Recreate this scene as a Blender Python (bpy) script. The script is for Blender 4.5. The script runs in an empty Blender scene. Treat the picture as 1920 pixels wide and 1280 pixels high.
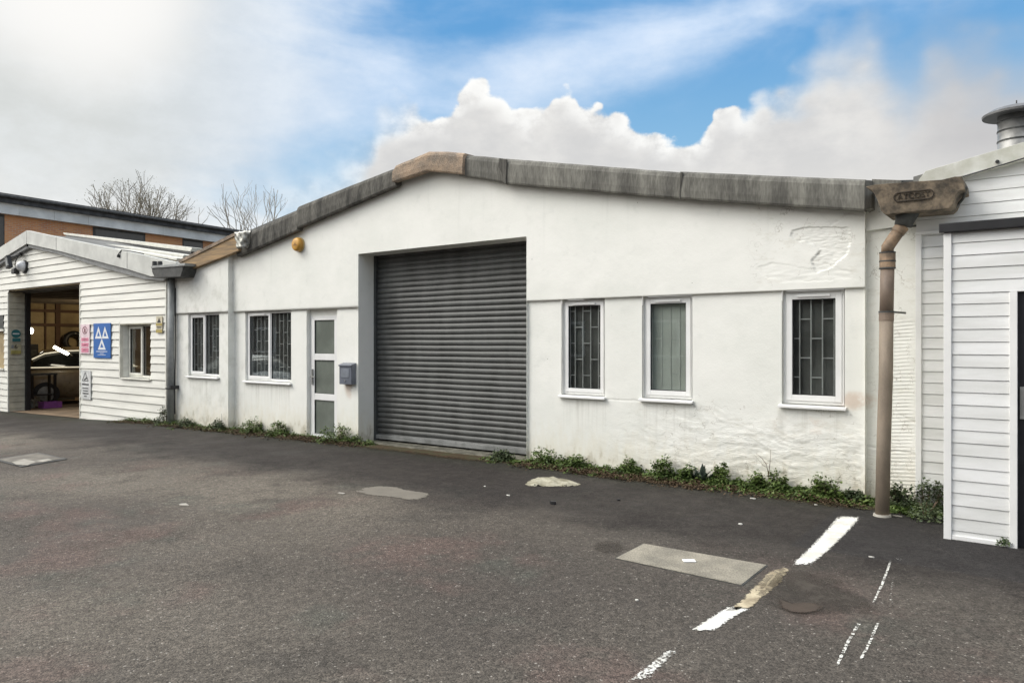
import bpy, bmesh, math, random
from mathutils import Vector, noise
R = math.radians
random.seed(7)
S = bpy.context.scene
COL = S.collection

# ------------------------------------------------------------------ camera
H = 1.6; FPX = 1387.0; TH = R(36.7); D = 8.05
CT, ST = math.cos(TH), math.sin(TH)
cam = bpy.data.objects.new('camera', bpy.data.cameras.new('camera'))
COL.objects.link(cam)
cam.location = (0, 0, H); cam.rotation_euler = (R(90), 0, TH)
cam.data.sensor_width = 36; cam.data.lens = 36 * FPX / 1920
cam.data.clip_start = 0.05; cam.data.clip_end = 3000
S.camera = cam
S.view_settings.view_transform = 'Standard'; S.view_settings.look = 'None'
S.view_settings.gamma = 1; S.view_settings.exposure = 0.12
S.render.resolution_x = 1024; S.render.resolution_y = 682

# ------------------------------------------------------------------ node helper
class NT:
    def __init__(s, tree): s.t = tree; s.n = tree.nodes; s.l = tree.links
    def new(s, ty, ins=None, **kw):
        nd = s.n.new(ty)
        for k, v in kw.items(): setattr(nd, k, v)
        if ins:
            for k, v in ins.items():
                sock = nd.inputs[k]
                if isinstance(v, bpy.types.NodeSocket): s.l.new(v, sock)
                else: sock.default_value = v
        return nd
    def math(s, op, a, b=None, c=None, clamp=False):
        ins = {0: a}
        if b is not None: ins[1] = b
        if c is not None: ins[2] = c
        return s.new('ShaderNodeMath', ins, operation=op, use_clamp=clamp).outputs[0]
    def sstep(s, v, a, b):
        return s.new('ShaderNodeMapRange', {'Value': v, 'From Min': a, 'From Max': b}, interpolation_type='SMOOTHSTEP').outputs['Result']
    def mix(s, f, a, b, bt='MIX'):
        nd = s.n.new('ShaderNodeMix'); nd.data_type = 'RGBA'; nd.blend_type = bt
        for i, v in ((0, f), (6, a), (7, b)):
            if isinstance(v, bpy.types.NodeSocket): s.l.new(v, nd.inputs[i])
            else: nd.inputs[i].default_value = v if i == 0 else (v[0], v[1], v[2], 1)
        return nd.outputs[2]
    def noise(s, vec, scale, detail=3, rough=.5, dim='3D', dist=0):
        return s.new('ShaderNodeTexNoise', {'Vector': vec, 'Scale': scale, 'Detail': detail, 'Roughness': rough, 'Distortion': dist}).outputs['Fac']
    def scaled(s, vec, sc, loc=(0, 0, 0)):
        return s.new('ShaderNodeMapping', {'Vector': vec, 'Scale': sc, 'Location': loc}).outputs[0]

# ------------------------------------------------------------------ sky
SUN_AZ, SUN_EL = R(232), R(46)          # compass style: azimuth clockwise from +Y, light from the left and behind the camera
w = bpy.data.worlds.new('World'); S.world = w; w.use_nodes = True
nt = NT(w.node_tree); nt.n.clear()
tc = nt.new('ShaderNodeTexCoord').outputs['Generated']
sx = nt.new('ShaderNodeSeparateXYZ', {0: tc})
X_, Y_, Z_ = sx.outputs
az = nt.math('ARCTAN2', X_, Y_)                                # 0 = +Y, negative = left
hor = nt.math('SQRT', nt.math('ADD', nt.math('MULTIPLY', X_, X_), nt.math('MULTIPLY', Y_, Y_)))
te = nt.math('DIVIDE', Z_, nt.math('MAXIMUM', hor, .02))
sky = nt.new('ShaderNodeTexSky', sky_type='NISHITA', sun_disc=False, sun_elevation=SUN_EL, sun_rotation=SUN_AZ,
             altitude=50, air_density=1.0, dust_density=.6, ozone_density=3.0).outputs[0]
cv = nt.new('ShaderNodeCombineXYZ', {0: az, 1: te, 2: 0.0}).outputs[0]
def px2sky(px, py):
    u = (px - 960) / FPX
    return math.atan(u) - TH, (640 - py) / FPX * math.cos(math.atan(u))
# azimuth -> 0..1
A0, A1 = R(-85), R(15)
an = nt.new('ShaderNodeMapRange', {'Value': az, 'From Min': A0, 'From Max': A1}).outputs[0]
def az_curve(pts):                       # cloud edge height (tan elevation) as a function of compass direction
    fc = nt.new('ShaderNodeFloatCurve', {'Value': an})
    c = fc.mapping.curves[0]
    ps = [((px2sky(x, y)[0] - A0) / (A1 - A0), px2sky(x, y)[1]) for x, y in pts]
    c.points[0].location = (0, ps[0][1]); c.points[1].location = (1, ps[-1][1])
    for p in ps: c.points.new(p[0], p[1])
    fc.mapping.update()
    return fc.outputs[0]
n_big = nt.noise(nt.scaled(cv, (7, 10, 1)), 1.0, 8, .62)
n_fine = nt.noise(nt.scaled(cv, (26, 30, 1), (3, 1, 0)), 1.0, 5, .6)
n_wisp = nt.noise(nt.scaled(cv, (3.2, 8, 1), (5.3, 2.2, 0)), 1.0, 5, .5, dist=.5)
n_pf = nt.new('ShaderNodeTexVoronoi', {'Vector': nt.scaled(nt.mix(.012, cv, nt.new('ShaderNodeTexNoise', {'Vector': cv, 'Scale': 30.0, 'Detail': 3}).outputs['Color']), (38, 42, 1)), 'Scale': 1.0}, feature='SMOOTH_F1').outputs['Distance']
# a bank of cumulus low over the roofs
bank = az_curve([(560, 400), (690, 290), (725, 225), (800, 215), (862, 190), (880, 160), (905, 160), (935, 185), (990, 212), (1022, 206), (1042, 182), (1072, 180), (1092, 196),
                 (1130, 215), (1210, 245), (1260, 262), (1325, 240), (1342, 208), (1368, 205), (1390, 218), (1430, 200), (1500, 165), (1560, 110), (1620, 95), (1700, 165), (1760, 105), (1850, 120), (1920, 150)])
edge = nt.math('SUBTRACT', bank, te)
edge = nt.math('ADD', edge, nt.math('MULTIPLY', nt.math('SUBTRACT', n_fine, .5), .034))
edge = nt.math('ADD', edge, nt.math('MULTIPLY', nt.math('SUBTRACT', .45, n_pf), .045))
soft = nt.new('ShaderNodeMapRange', {'Value': az, 'From Min': R(-20), 'From Max': R(-11), 'To Min': .005, 'To Max': .085}).outputs[0]
softl = nt.new('ShaderNodeMapRange', {'Value': az, 'From Min': R(-52), 'From Max': R(-43), 'To Min': .09, 'To Max': .0}).outputs[0]
sw = nt.math('ADD', soft, softl)
bankm = nt.new('ShaderNodeMapRange', {'Value': nt.math('DIVIDE', edge, sw), 'From Min': -1, 'From Max': 1.0}, interpolation_type='SMOOTHSTEP').outputs[0]
# high thin cloud: dense to the left, a wispy band across the top, clear blue between
left = nt.sstep(az, R(-38), R(-66))
da = nt.math('MULTIPLY', nt.math('SUBTRACT', az, R(-31)), 3.0)
dt = nt.math('MULTIPLY', nt.math('SUBTRACT', te, nt.math('ADD', .385, nt.math('MULTIPLY', nt.math('ADD', az, R(31)), .12))), 15)
band = nt.math('POWER', 2.718, nt.math('MULTIPLY', -1, nt.math('ADD', nt.math('MULTIPLY', da, da), nt.math('MULTIPLY', dt, dt))))
thin = nt.math('ADD', nt.math('MULTIPLY', left, 1.15), nt.math('MULTIPLY', band, .75))
thin = nt.math('ADD', thin, nt.math('MULTIPLY', nt.math('SUBTRACT', n_wisp, .5), 1.5))
thin = nt.math('ADD', thin, nt.math('MULTIPLY', nt.math('SUBTRACT', n_big, .5), .5))
thin = nt.math('ADD', thin, nt.math('MULTIPLY', nt.sstep(te, .6, 1.3), .8))
behind = nt.sstep(nt.math('ABSOLUTE', nt.math('ADD', az, R(35))), R(60), R(90))   # solid cloud over the rest of the sky
thin = nt.math('ADD', thin, behind)
thinm = nt.sstep(thin, .05, 1.0)
# colours (multiplied by the background strength of 0.1)
blue = nt.mix(nt.sstep(te, .15, .46), (3.0, 5.5, 7.7), (1.15, 3.5, 6.8))
blue = nt.mix(.12, blue, sky)
tcol = nt.mix(nt.sstep(az, R(-42), R(-68)), (6.3, 7.5, 9.2), (6.3, 6.5, 6.4))
tcol = nt.mix(nt.sstep(n_big, .35, .7), tcol, nt.mix(.35, tcol, (8.8, 9.2, 9.6)))
gl = nt.new('ShaderNodeVectorMath', {0: tc, 1: Vector((math.sin(R(-67)), math.cos(R(-67)), .43)).normalized()}, operation='DOT_PRODUCT').outputs['Value']
tcol = nt.mix(nt.sstep(gl, .988, 1.0), tcol, (9.0, 8.9, 8.7))
c1 = nt.mix(thinm, blue, tcol)
depth_in = nt.math('ADD', edge, nt.math('MULTIPLY', nt.math('SUBTRACT', n_big, .5), .12))
grey = nt.mix(nt.sstep(n_big, .38, .68), (6.2, 6.2, 6.2), (7.6, 7.5, 7.3))
grey = nt.mix(nt.math('MULTIPLY', nt.sstep(az, R(-13), R(-4)), .7), grey, (4.9, 4.85, 4.95))
low = nt.sstep(te, .24, .17)
grey = nt.mix(low, grey, (7.0, 6.9, 6.7))
bcol = nt.mix(nt.math('MULTIPLY', nt.math('MULTIPLY', nt.sstep(edge, .05, .0), nt.sstep(n_fine, .3, .62)), nt.sstep(az, R(-11), R(-22))), grey, (9.4, 9.4, 9.2))
c2 = nt.mix(bankm, c1, bcol)
# the clouded sun behind the camera lights the yard
sv = Vector((math.sin(SUN_AZ) * math.cos(SUN_EL), math.cos(SUN_AZ) * math.cos(SUN_EL), math.sin(SUN_EL)))
sd = nt.new('ShaderNodeVectorMath', {0: tc, 1: sv}, operation='DOT_PRODUCT').outputs['Value']
c3 = nt.mix(nt.sstep(sd, .66, 1.0), c2, (46, 44.5, 41.5))
c4 = nt.mix(nt.sstep(te, .8, 1.8), c3, (17, 17, 17.2))
bg = nt.new('ShaderNodeBackground', {'Color': c4, 'Strength': .1})
nt.new('ShaderNodeOutputWorld', {'Surface': bg.outputs[0]})

sl = bpy.data.lights.new('sun', 'SUN'); sl.energy = 1.15; sl.angle = R(22); sl.color = (1, .97, .92)
sun = bpy.data.objects.new('sun', sl); COL.objects.link(sun)
sun.rotation_euler = (-sv).to_track_quat('-Z', 'Y').to_euler()

# ------------------------------------------------------------------ pixel (1920x1280) -> world helpers
def P(px, py, Y=D):
    u = (px - 960) / FPX; z = Y / (u * ST + CT)
    return Vector((z * (u * CT - ST), Y, H + (640 - py) / FPX * z))
def PX(px, Y=D): return P(px, 640, Y).x
def PZ(px, py, Y=D): return P(px, py, Y).z
def lerp(pts, x):
    if x <= pts[0][0]: return pts[0][1]
    for (a, b), (c, d) in zip(pts, pts[1:]):
        if x <= c: return b + (d - b) * (x - a) / (c - a)
    return pts[-1][1]
GZ = [(-60, -.5), (-30, -.40), (-23, -.33), (-18.8, -.25), (-15, -.09), (-10, -.03), (-5, 0), (20, 0)]
def gz(x): return lerp(GZ, x)
def G(px, py, dz=0):
    u = (px - 960) / FPX; g = 0
    for _ in range(8):
        z = (H - g) * FPX / (py - 640)
        p = Vector((z * (u * CT - ST), z * (u * ST + CT), g)); g = .5 * g + .5 * gz(p.x)
    p.z = gz(p.x) + dz
    return p
def XAT(px, X):          # world Y of the point at pixel column px lying in the plane x = X
    u = (px - 960) / FPX
    return X * (u * ST + CT) / (u * CT - ST)
def XZ(px, py, X):       # point at a pixel lying in the plane x = X
    u = (px - 960) / FPX; z = X / (u * CT - ST)
    return Vector((X, z * (u * ST + CT), H + (640 - py) / FPX * z))

# ------------------------------------------------------------------ mesh helpers
class MB:
    def __init__(s): s.v = []; s.f = []
    def quad(s, a, b, c, d):
        i = len(s.v); s.v += [Vector(a), Vector(b), Vector(c), Vector(d)]; s.f.append((i, i+1, i+2, i+3)); return s
    def tri(s, a, b, c):
        i = len(s.v); s.v += [Vector(a), Vector(b), Vector(c)]; s.f.append((i, i+1, i+2)); return s
    def box(s, x0, x1, y0, y1, z0, z1):
        i = len(s.v)
        s.v += [Vector((x, y, z)) for z in (z0, z1) for y in (y0, y1) for x in (x0, x1)]
        for f in ((0, 2, 3, 1), (4, 5, 7, 6), (0, 1, 5, 4), (2, 6, 7, 3), (0, 4, 6, 2), (1, 3, 7, 5)):
            s.f.append(tuple(i + k for k in f))
        return s
    def prism(s, poly, off):            # closed polygon of 3D points, extruded by vector off
        i = len(s.v); n = len(poly); off = Vector(off)
        s.v += [Vector(p) for p in poly] + [Vector(p) + off for p in poly]
        s.f.append(tuple(range(i, i+n))); s.f.append(tuple(range(i+2*n-1, i+n-1, -1)))
        for k in range(n):
            j = (k+1) % n; s.f.append((i+k, i+n+k, i+n+j, i+j))
        return s
    def bar(s, a, b, w, h=None):
        h = h or w; a = Vector(a); b = Vector(b); d = (b-a).normalized()
        up = Vector((0, 0, 1)) if abs(d.z) < .9 else Vector((0, 1, 0))
        x = d.cross(up).normalized() * w/2; y = x.cross(d).normalized() * h/2
        return s.prism([a-x-y, a+x-y, a+x+y, a-x+y], b-a)
    def tube(s, pts, rad, n=12, caps=True):
        pts = [Vector(p) for p in pts]
        if not hasattr(rad, '__len__'): rad = [rad]*len(pts)
        base = len(s.v); prev = None
        for k, p in enumerate(pts):
            d = (pts[min(k+1, len(pts)-1)] - pts[max(k-1, 0)]).normalized()
            if prev is None:
                up = Vector((0, 0, 1)) if abs(d.z) < .9 else Vector((1, 0, 0))
                x = d.cross(up).normalized()
            else: x = (prev - d*prev.dot(d)).normalized()
            prev = x; y = d.cross(x)
            for j in range(n):
                a = 2*math.pi*j/n; s.v.append(p + (x*math.cos(a)+y*math.sin(a))*rad[k])
        for k in range(len(pts)-1):
            for j in range(n):
                a = base+k*n+j; b = base+k*n+(j+1) % n
                s.f.append((a, b, b+n, a+n))
        if caps:
            s.f.append(tuple(range(base+n-1, base-1, -1)))
            e = base+(len(pts)-1)*n; s.f.append(tuple(range(e, e+n)))
        return s
    def build(s, name, mat, parent=None, smooth=False, bevel=0, kind=None, edge=None):
        me = bpy.data.meshes.new(name)
        off = Vector(parent_loc(parent))
        me.from_pydata([v - off for v in s.v], [], s.f)
        if smooth: me.polygons.foreach_set('use_smooth', [True]*len(me.polygons))
        me.materials.append(mat)
        if edge is not None:
            at = me.attributes.new('edge', 'FLOAT', 'POINT'); at.data.foreach_set('value', edge)
        bm = bmesh.new(); bm.from_mesh(me)
        if bevel:
            bmesh.ops.remove_doubles(bm, verts=bm.verts, dist=1e-5)
            bmesh.ops.bevel(bm, geom=[e for e in bm.edges if len(e.link_faces) == 2 and e.calc_face_angle(0) > .5], offset=bevel, segments=2, profile=.6, affect='EDGES')
        if edge is None and len(bm.faces) < 60000: bmesh.ops.recalc_face_normals(bm, faces=bm.faces)
        bm.to_mesh(me); bm.free()
        o = bpy.data.objects.new(name, me); COL.objects.link(o)
        if parent: o.parent = parent
        if kind: o['kind'] = kind
        return o
def parent_loc(p):
    l = Vector((0, 0, 0))
    while p: l += p.location; p = p.parent
    return l
def thing(name, label, cat, loc, group=None):
    o = bpy.data.objects.new(name, None); COL.objects.link(o); o.location = loc; o.empty_display_size = .2
    o['label'] = label; o['category'] = cat
    if group: o['group'] = group
    return o
def tag(o, label, cat, group=None):
    o['label'] = label; o['category'] = cat
    if group: o['group'] = group
    return o
def text_mesh(txt, size, origin, ex=.003, plane='front'):
    c = bpy.data.curves.new('t', 'FONT'); c.body = txt; c.size = size; c.extrude = ex; c.align_x = 'CENTER'; c.align_y = 'CENTER'
    o = bpy.data.objects.new('t', c); COL.objects.link(o)
    bpy.context.view_layer.update()
    me = bpy.data.meshes.new_from_object(o)
    m = MB(); O = Vector(origin)
    for v in me.vertices:
        if plane == 'front': m.v.append(O + Vector((v.co.x, -v.co.z, v.co.y)))
        else: m.v.append(O + Vector((v.co.z, v.co.x, v.co.y)))
    m.f = [tuple(p.vertices) for p in me.polygons]
    bpy.data.objects.remove(o); bpy.data.meshes.remove(me)
    return m

# ------------------------------------------------------------------ materials
def mat(name, col, rough=.7, var=.12, scale=6, bump=0, bscale=60, metal=0, spec=.4, col2=None, fine=0, stretch=(1, 1, 1)):
    m = bpy.data.materials.new(name); m.use_nodes = True
    t = NT(m.node_tree); b = t.n['Principled BSDF']
    pos = t.scaled(t.new('ShaderNodeNewGeometry').outputs['Position'], stretch)
    n = t.noise(pos, scale, 5, .6)
    c2 = col2 or tuple(c*(1-2.2*var) for c in col)
    c = t.mix(t.sstep(n, .3, .72), c2, tuple(min(1, x*(1+var*.5)) for x in col))
    if fine:
        nf = t.noise(pos, bscale*2.2, 2, .6)
        c = t.mix(fine, c, t.mix(t.sstep(nf, .3, .7), (0, 0, 0), (1, 1, 1)), 'SOFT_LIGHT')
    t.l.new(c, b.inputs['Base Color'])
    t.l.new(t.new('ShaderNodeMapRange', {'Value': n, 'To Min': max(0, rough-.1), 'To Max': min(1, rough+.1)}).outputs[0], b.inputs['Roughness'])
    b.inputs['Metallic'].default_value = metal; b.inputs['Specular IOR Level'].default_value = spec
    if bump:
        bn = t.new('ShaderNodeBump', {'Height': t.noise(pos, bscale, 5, .6), 'Strength': bump, 'Distance': .01})
        t.l.new(bn.outputs[0], b.inputs['Normal'])
    return m
def emis(name, col, s):
    m = bpy.data.materials.new(name); m.use_nodes = True
    t = NT(m.node_tree); b = t.n['Principled BSDF']
    b.inputs['Base Color'].default_value = (.8, .8, .8, 1)
    b.inputs['Emission Color'].default_value = (*col, 1); b.inputs['Emission Strength'].default_value = s
    return m
def glassmat(name, tint=(.55, .6, .58), fac=.12, rough=.02):
    m = bpy.data.materials.new(name); m.use_nodes = True
    t = NT(m.node_tree); t.n.remove(t.n['Principled BSDF'])
    out = [n for n in t.n if n.type == 'OUTPUT_MATERIAL'][0]
    fr = t.math('POWER', t.new('ShaderNodeLayerWeight', {'Blend': .5}).outputs['Facing'], 3.5)
    f = t.math('ADD', t.math('MULTIPLY', fr, .9), fac+.03, clamp=True)
    pos = t.new('ShaderNodeNewGeometry').outputs['Position']
    bn = t.new('ShaderNodeBump', {'Height': t.noise(pos, 3, 2), 'Strength': .02, 'Distance': .01}).outputs[0]
    tr = t.new('ShaderNodeBsdfTransparent', {'Color': (*tint, 1)}).outputs[0]
    gs = t.new('ShaderNodeBsdfGlossy', {'Color': (.85, .9, .9, 1), 'Roughness': rough, 'Normal': bn}).outputs[0]
    t.l.new(t.new('ShaderNodeMixShader', {0: f, 1: tr, 2: gs}).outputs[0], out.inputs[0])
    return m
def render_mat():                       # painted render: off-white, grimy towards the ground, mould and rust stains
    m = bpy.data.materials.new('painted_render'); m.use_nodes = True
    t = NT(m.node_tree); b = t.n['Principled BSDF']
    pos = t.new('ShaderNodeNewGeometry').outputs['Position']
    sp = t.new('ShaderNodeSeparateXYZ', {0: pos}); X, Y, Z = sp.outputs
    nb = t.noise(pos, .9, 5, .6); nm = t.noise(pos, 5, 5, .6); nf = t.noise(t.scaled(pos, (1, 1, .35)), 14, 4, .6)
    c = t.mix(t.sstep(nb, .35, .65), (.765, .77, .725), (.825, .822, .78))
    c = t.mix(t.math('MULTIPLY', t.sstep(nm, .55, .8), .35), c, (.60, .615, .575))
    # stain climbing from the ground
    h = t.math('ADD', t.math('SUBTRACT', Z, .0), t.math('MULTIPLY', t.math('SUBTRACT', nf, .5), -.7))
    low = t.sstep(h, .62, -.05)
    c = t.mix(t.math('MULTIPLY', low, .5), c, (.66, .60, .46))
    lo2 = t.math('MULTIPLY', t.sstep(h, .22, .0), t.sstep(nm, .4, .6))
    c = t.mix(t.math('MULTIPLY', lo2, .6), c, (.33, .29, .2))
    # left bay is dirtier
    lb = t.math('MULTIPLY', t.sstep(X, -11.5, -13), t.sstep(nm, .42, .7))
    c = t.mix(t.math('MULTIPLY', lb, .35), c, (.5, .5, .44))
    # streaks under the roof edge
    st = t.math('MULTIPLY', t.sstep(t.noise(t.scaled(pos, (7, 1, .25)), 1, 4, .6), .56, .75), t.sstep(Z, 2.4, 3.4))
    c = t.mix(t.math('MULTIPLY', st, .25), c, (.48, .49, .45))
    # run-off under the sills, grime under the overhang
    sn = t.noise(t.scaled(pos, (16, 1, .6)), 1, 4, .6)
    for (pa, pb, py) in ((347, 412, 714), (457, 548, 722), (1048, 1137, 752), (1198, 1299, 760), (1458, 1588, 773)):
        zc = PZ((pa+pb)/2, py); xa_, xb_ = PX(pa), PX(pb)
        mk = t.math('MULTIPLY', t.math('MULTIPLY', t.sstep(X, xa_-.02, xa_+.03), t.sstep(X, xb_+.02, xb_-.03)), t.math('MULTIPLY', t.sstep(Z, zc-.55, zc), t.sstep(Z, zc+.03, zc)))
        c = t.mix(t.math('MULTIPLY', t.math('MULTIPLY', mk, t.sstep(sn, .42, .7)), .38), c, (.42, .41, .36))
    # rust stain below the letter box and by the right hand corner
    for (sx_, sz_, rx, rz, k) in ((PX(655), .95, .16, .34, .5), (PX(1600), 1.0, .25, .12, .5), (PX(1500), .72, .4, .12, .3)):
        dx = t.math('DIVIDE', t.math('SUBTRACT', X, sx_), rx); dz = t.math('DIVIDE', t.math('SUBTRACT', Z, sz_), rz)
        r2 = t.math('ADD', t.math('MULTIPLY', dx, dx), t.math('MULTIPLY', dz, dz))
        mk = t.math('MULTIPLY', t.sstep(r2, 1.0, .1), t.sstep(nm, .42, .62))
        c = t.mix(t.math('MULTIPLY', mk, k), c, (.5, .33, .22))
    # specks and chips
    vo = t.new('ShaderNodeTexVoronoi', {'Vector': pos, 'Scale': 5.5}).outputs['Distance']
    c = t.mix(t.math('MULTIPLY', t.sstep(vo, .045, .02), t.sstep(nm, .5, .6)), c, (.32, .31, .28))
    t.l.new(c, b.inputs['Base Color']); b.inputs['Roughness'].default_value = .75; b.inputs['Specular IOR Level'].default_value = .25
    hh = t.math('ADD', t.math('MULTIPLY', t.noise(pos, 70, 5, .65), .5), t.noise(pos, 9, 5, .6))
    upr = t.math('MULTIPLY', t.sstep(X, PX(1385), PX(1440)), t.sstep(Z, 2.15, 2.25))
    ve = t.new('ShaderNodeTexVoronoi', {'Vector': t.new('ShaderNodeVectorMath', {0: pos, 1: t.new('ShaderNodeTexNoise', {'Vector': pos, 'Scale': 5.0, 'Detail': 5.0}).outputs['Color']}, operation='ADD').outputs[0], 'Scale': 2.3}, feature='DISTANCE_TO_EDGE').outputs['Distance']
    lowr = t.math('MULTIPLY', t.sstep(X, PX(1100), PX(1300)), t.sstep(Z, 1.1, .85))
    reg = t.math('MAXIMUM', upr, t.math('MAXIMUM', lowr, t.sstep(X, PX(1610), PX(1640))))
    ck = t.math('MULTIPLY', t.math('MULTIPLY', t.sstep(ve, .014, .004), reg), t.sstep(nm, .46, .58))
    c = t.mix(t.math('MULTIPLY', ck, .6), c, (.34, .31, .26))
    dirt = t.math('MULTIPLY', reg, t.sstep(t.noise(t.scaled(pos, (3, 3, 7)), 1.6, 6, .7), .52, .68))
    c = t.mix(t.math('MULTIPLY', dirt, .30), c, (.55, .52, .44))
    rm = t.math('MULTIPLY', t.sstep(X, PX(1080), PX(1400)), t.sstep(t.math('ADD', Z, t.math('MULTIPLY', nb, .5)), 1.15, .8))
    an = t.new('ShaderNodeTexNoise', {'Vector': t.scaled(pos, (9, 9, 34)), 'Scale': 1.0, 'Detail': 6.0, 'Roughness': .62, 'Distortion': 1.2}).outputs['Fac']
    hh = t.math('ADD', hh, t.math('MULTIPLY', t.math('MULTIPLY', rm, an), 2.6))
    crk = t.math('MULTIPLY', rm, t.math('MULTIPLY', t.sstep(an, .40, .34), t.sstep(nm, .45, .6)))
    c = t.mix(t.math('MULTIPLY', crk, .55), c, (.40, .34, .25))
    t.l.new(c, b.inputs['Base Color'])
    t.l.new(t.new('ShaderNodeBump', {'Height': hh, 'Strength': .35, 'Distance': .01}).outputs[0], b.inputs['Normal'])
    return m
def brick_mat(name, c1, c2, mort, horiz='X', blotch=None):
    m = bpy.data.materials.new(name); m.use_nodes = True
    t = NT(m.node_tree); b = t.n['Principled BSDF']
    pos = t.new('ShaderNodeTexCoord').outputs['Object']
    sp = t.new('ShaderNodeSeparateXYZ', {0: pos})
    v = t.new('ShaderNodeCombineXYZ', {0: sp.outputs[0 if horiz == 'X' else 1], 1: sp.outputs[2], 2: 0.0}).outputs[0]
    br = t.new('ShaderNodeTexBrick', {'Vector': v, 'Color1': (*c1, 1), 'Color2': (*c2, 1), 'Mortar': (*mort, 1), 'Scale': 1.0,
        'Mortar Size': .009, 'Brick Width': .225, 'Row Height': .075})
    c = t.mix(t.sstep(t.noise(pos, 1.1, 4), .4, .6), br.outputs['Color'], blotch or c1, 'MULTIPLY' if not blotch else 'MIX')
    c = t.mix(.5, c, br.outputs['Color'])
    t.l.new(c, b.inputs['Base Color']); b.inputs['Roughness'].default_value = .85
    t.l.new(t.new('ShaderNodeBump', {'Height': br.outputs['Fac'], 'Strength': -.4, 'Distance': .01}).outputs[0], b.inputs['Normal'])
    return m
def asphalt_mat():
    m = bpy.data.materials.new('asphalt'); m.use_nodes = True
    t = NT(m.node_tree); b = t.n['Principled BSDF']
    pos = t.new('ShaderNodeNewGeometry').outputs['Position']
    sp = t.new('ShaderNodeSeparateXYZ', {0: pos}); X, Y, Z = sp.outputs
    nl = t.noise(pos, .35, 4, .55); nm = t.noise(pos, 1.4, 5, .62); nn = t.noise(pos, 6, 5, .65)
    vo = t.new('ShaderNodeTexVoronoi', {'Vector': pos, 'Scale': 115.0}); stone = vo.outputs['Color']; sd_ = vo.outputs['Distance']
    vo2 = t.new('ShaderNodeTexVoronoi', {'Vector': pos, 'Scale': 38.0})
    sv_ = t.new('ShaderNodeSeparateColor', {0: stone}).outputs[0]; sv2 = t.new('ShaderNodeSeparateColor', {0: vo2.outputs['Color']}).outputs[1]
    c = t.mix(t.sstep(nl, .36, .64), (.072, .062, .053), (.124, .109, .090))
    c = t.mix(t.math('MULTIPLY', t.sstep(t.math('ADD', X, t.math('MULTIPLY', nm, 2.5)), -5.5, .5), .55), c, (.052, .047, .042))
    c = t.mix(t.math('MULTIPLY', t.sstep(nm, .48, .68), .7), c, (.064, .058, .051))
    # worn patches where the red aggregate shows
    rn = t.noise(t.scaled(pos, (1, 1, 1), (13, 4, 0)), .8, 5, .6)
    near = t.sstep(Y, 6.3, 4.4)
    c = t.mix(t.math('MULTIPLY', t.math('MULTIPLY', t.sstep(rn, .52, .66), near), .42), c, (.125, .080, .070))
    gn = t.noise(t.scaled(pos, (1, 1, 1), (3, 41, 0)), 1.1, 4, .6)
    c = t.mix(t.math('MULTIPLY', t.sstep(gn, .56, .7), .4), c, (.062, .072, .060))
    # newer, darker tarmac laid along the building
    wob = t.math('MULTIPLY', t.math('SUBTRACT', nm, .5), 1.3)
    sw_ = t.sstep(t.math('ADD', Y, wob), 4.9, 6.1)
    c = t.mix(t.math('MULTIPLY', sw_, t.new('ShaderNodeMapRange', {'Value': nn, 'From Min': .3, 'From Max': .7, 'To Min': .95, 'To Max': .72}).outputs[0]), c, (.021, .018, .017))
    c = t.mix(t.math('MULTIPLY', t.sstep(t.math('ADD', Y, t.math('MULTIPLY', wob, .4)), 7.1, 7.8), .6), c, (.028, .030, .020))
    rp = t.sstep(t.math('ADD', Y, t.math('MULTIPLY', t.math('SUBTRACT', nn, .5), .1)), 5.95, 5.97)
    rp = t.math('MULTIPLY', rp, t.sstep(X, -1.75, -1.7))
    c = t.mix(t.math('MULTIPLY', rp, .6), c, (.024, .023, .024))
    # individual stones
    amt = t.new('ShaderNodeMapRange', {'Value': sw_, 'To Min': .75, 'To Max': .55}).outputs[0]
    c = t.mix(amt, c, t.mix(sv_, (.18, .18, .18), (.84, .83, .82)), 'OVERLAY')
    c = t.mix(.45, c, t.mix(sv2, (.25, .25, .25), (.75, .75, .75)), 'OVERLAY')
    c = t.mix(t.math('MULTIPLY', t.sstep(nn, .55, .75), .35), c, (.06, .055, .05))
    lite = t.math('MULTIPLY', t.math('MULTIPLY', t.sstep(sv_, .975, .985), t.sstep(sv2, .6, .7)), t.sstep(Y, 6.5, 4.5))
    c = t.mix(t.math('MULTIPLY', lite, .55), c, (.42, .40, .36))
    t.l.new(c, b.inputs['Base Color'])
    t.l.new(t.new('ShaderNodeMapRange', {'Value': nm, 'From Min': .3, 'From Max': .7, 'To Min': .62, 'To Max': .95}).outputs[0], b.inputs['Roughness'])
    b.inputs['Specular IOR Level'].default_value = .22
    hgt = t.math('ADD', t.math('MULTIPLY', sd_, -1.0), t.math('MULTIPLY', nn, 1.2))
    t.l.new(t.new('ShaderNodeBump', {'Height': hgt, 'Strength': .5, 'Distance': .010}).outputs[0], b.inputs['Normal'])
    return m
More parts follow.
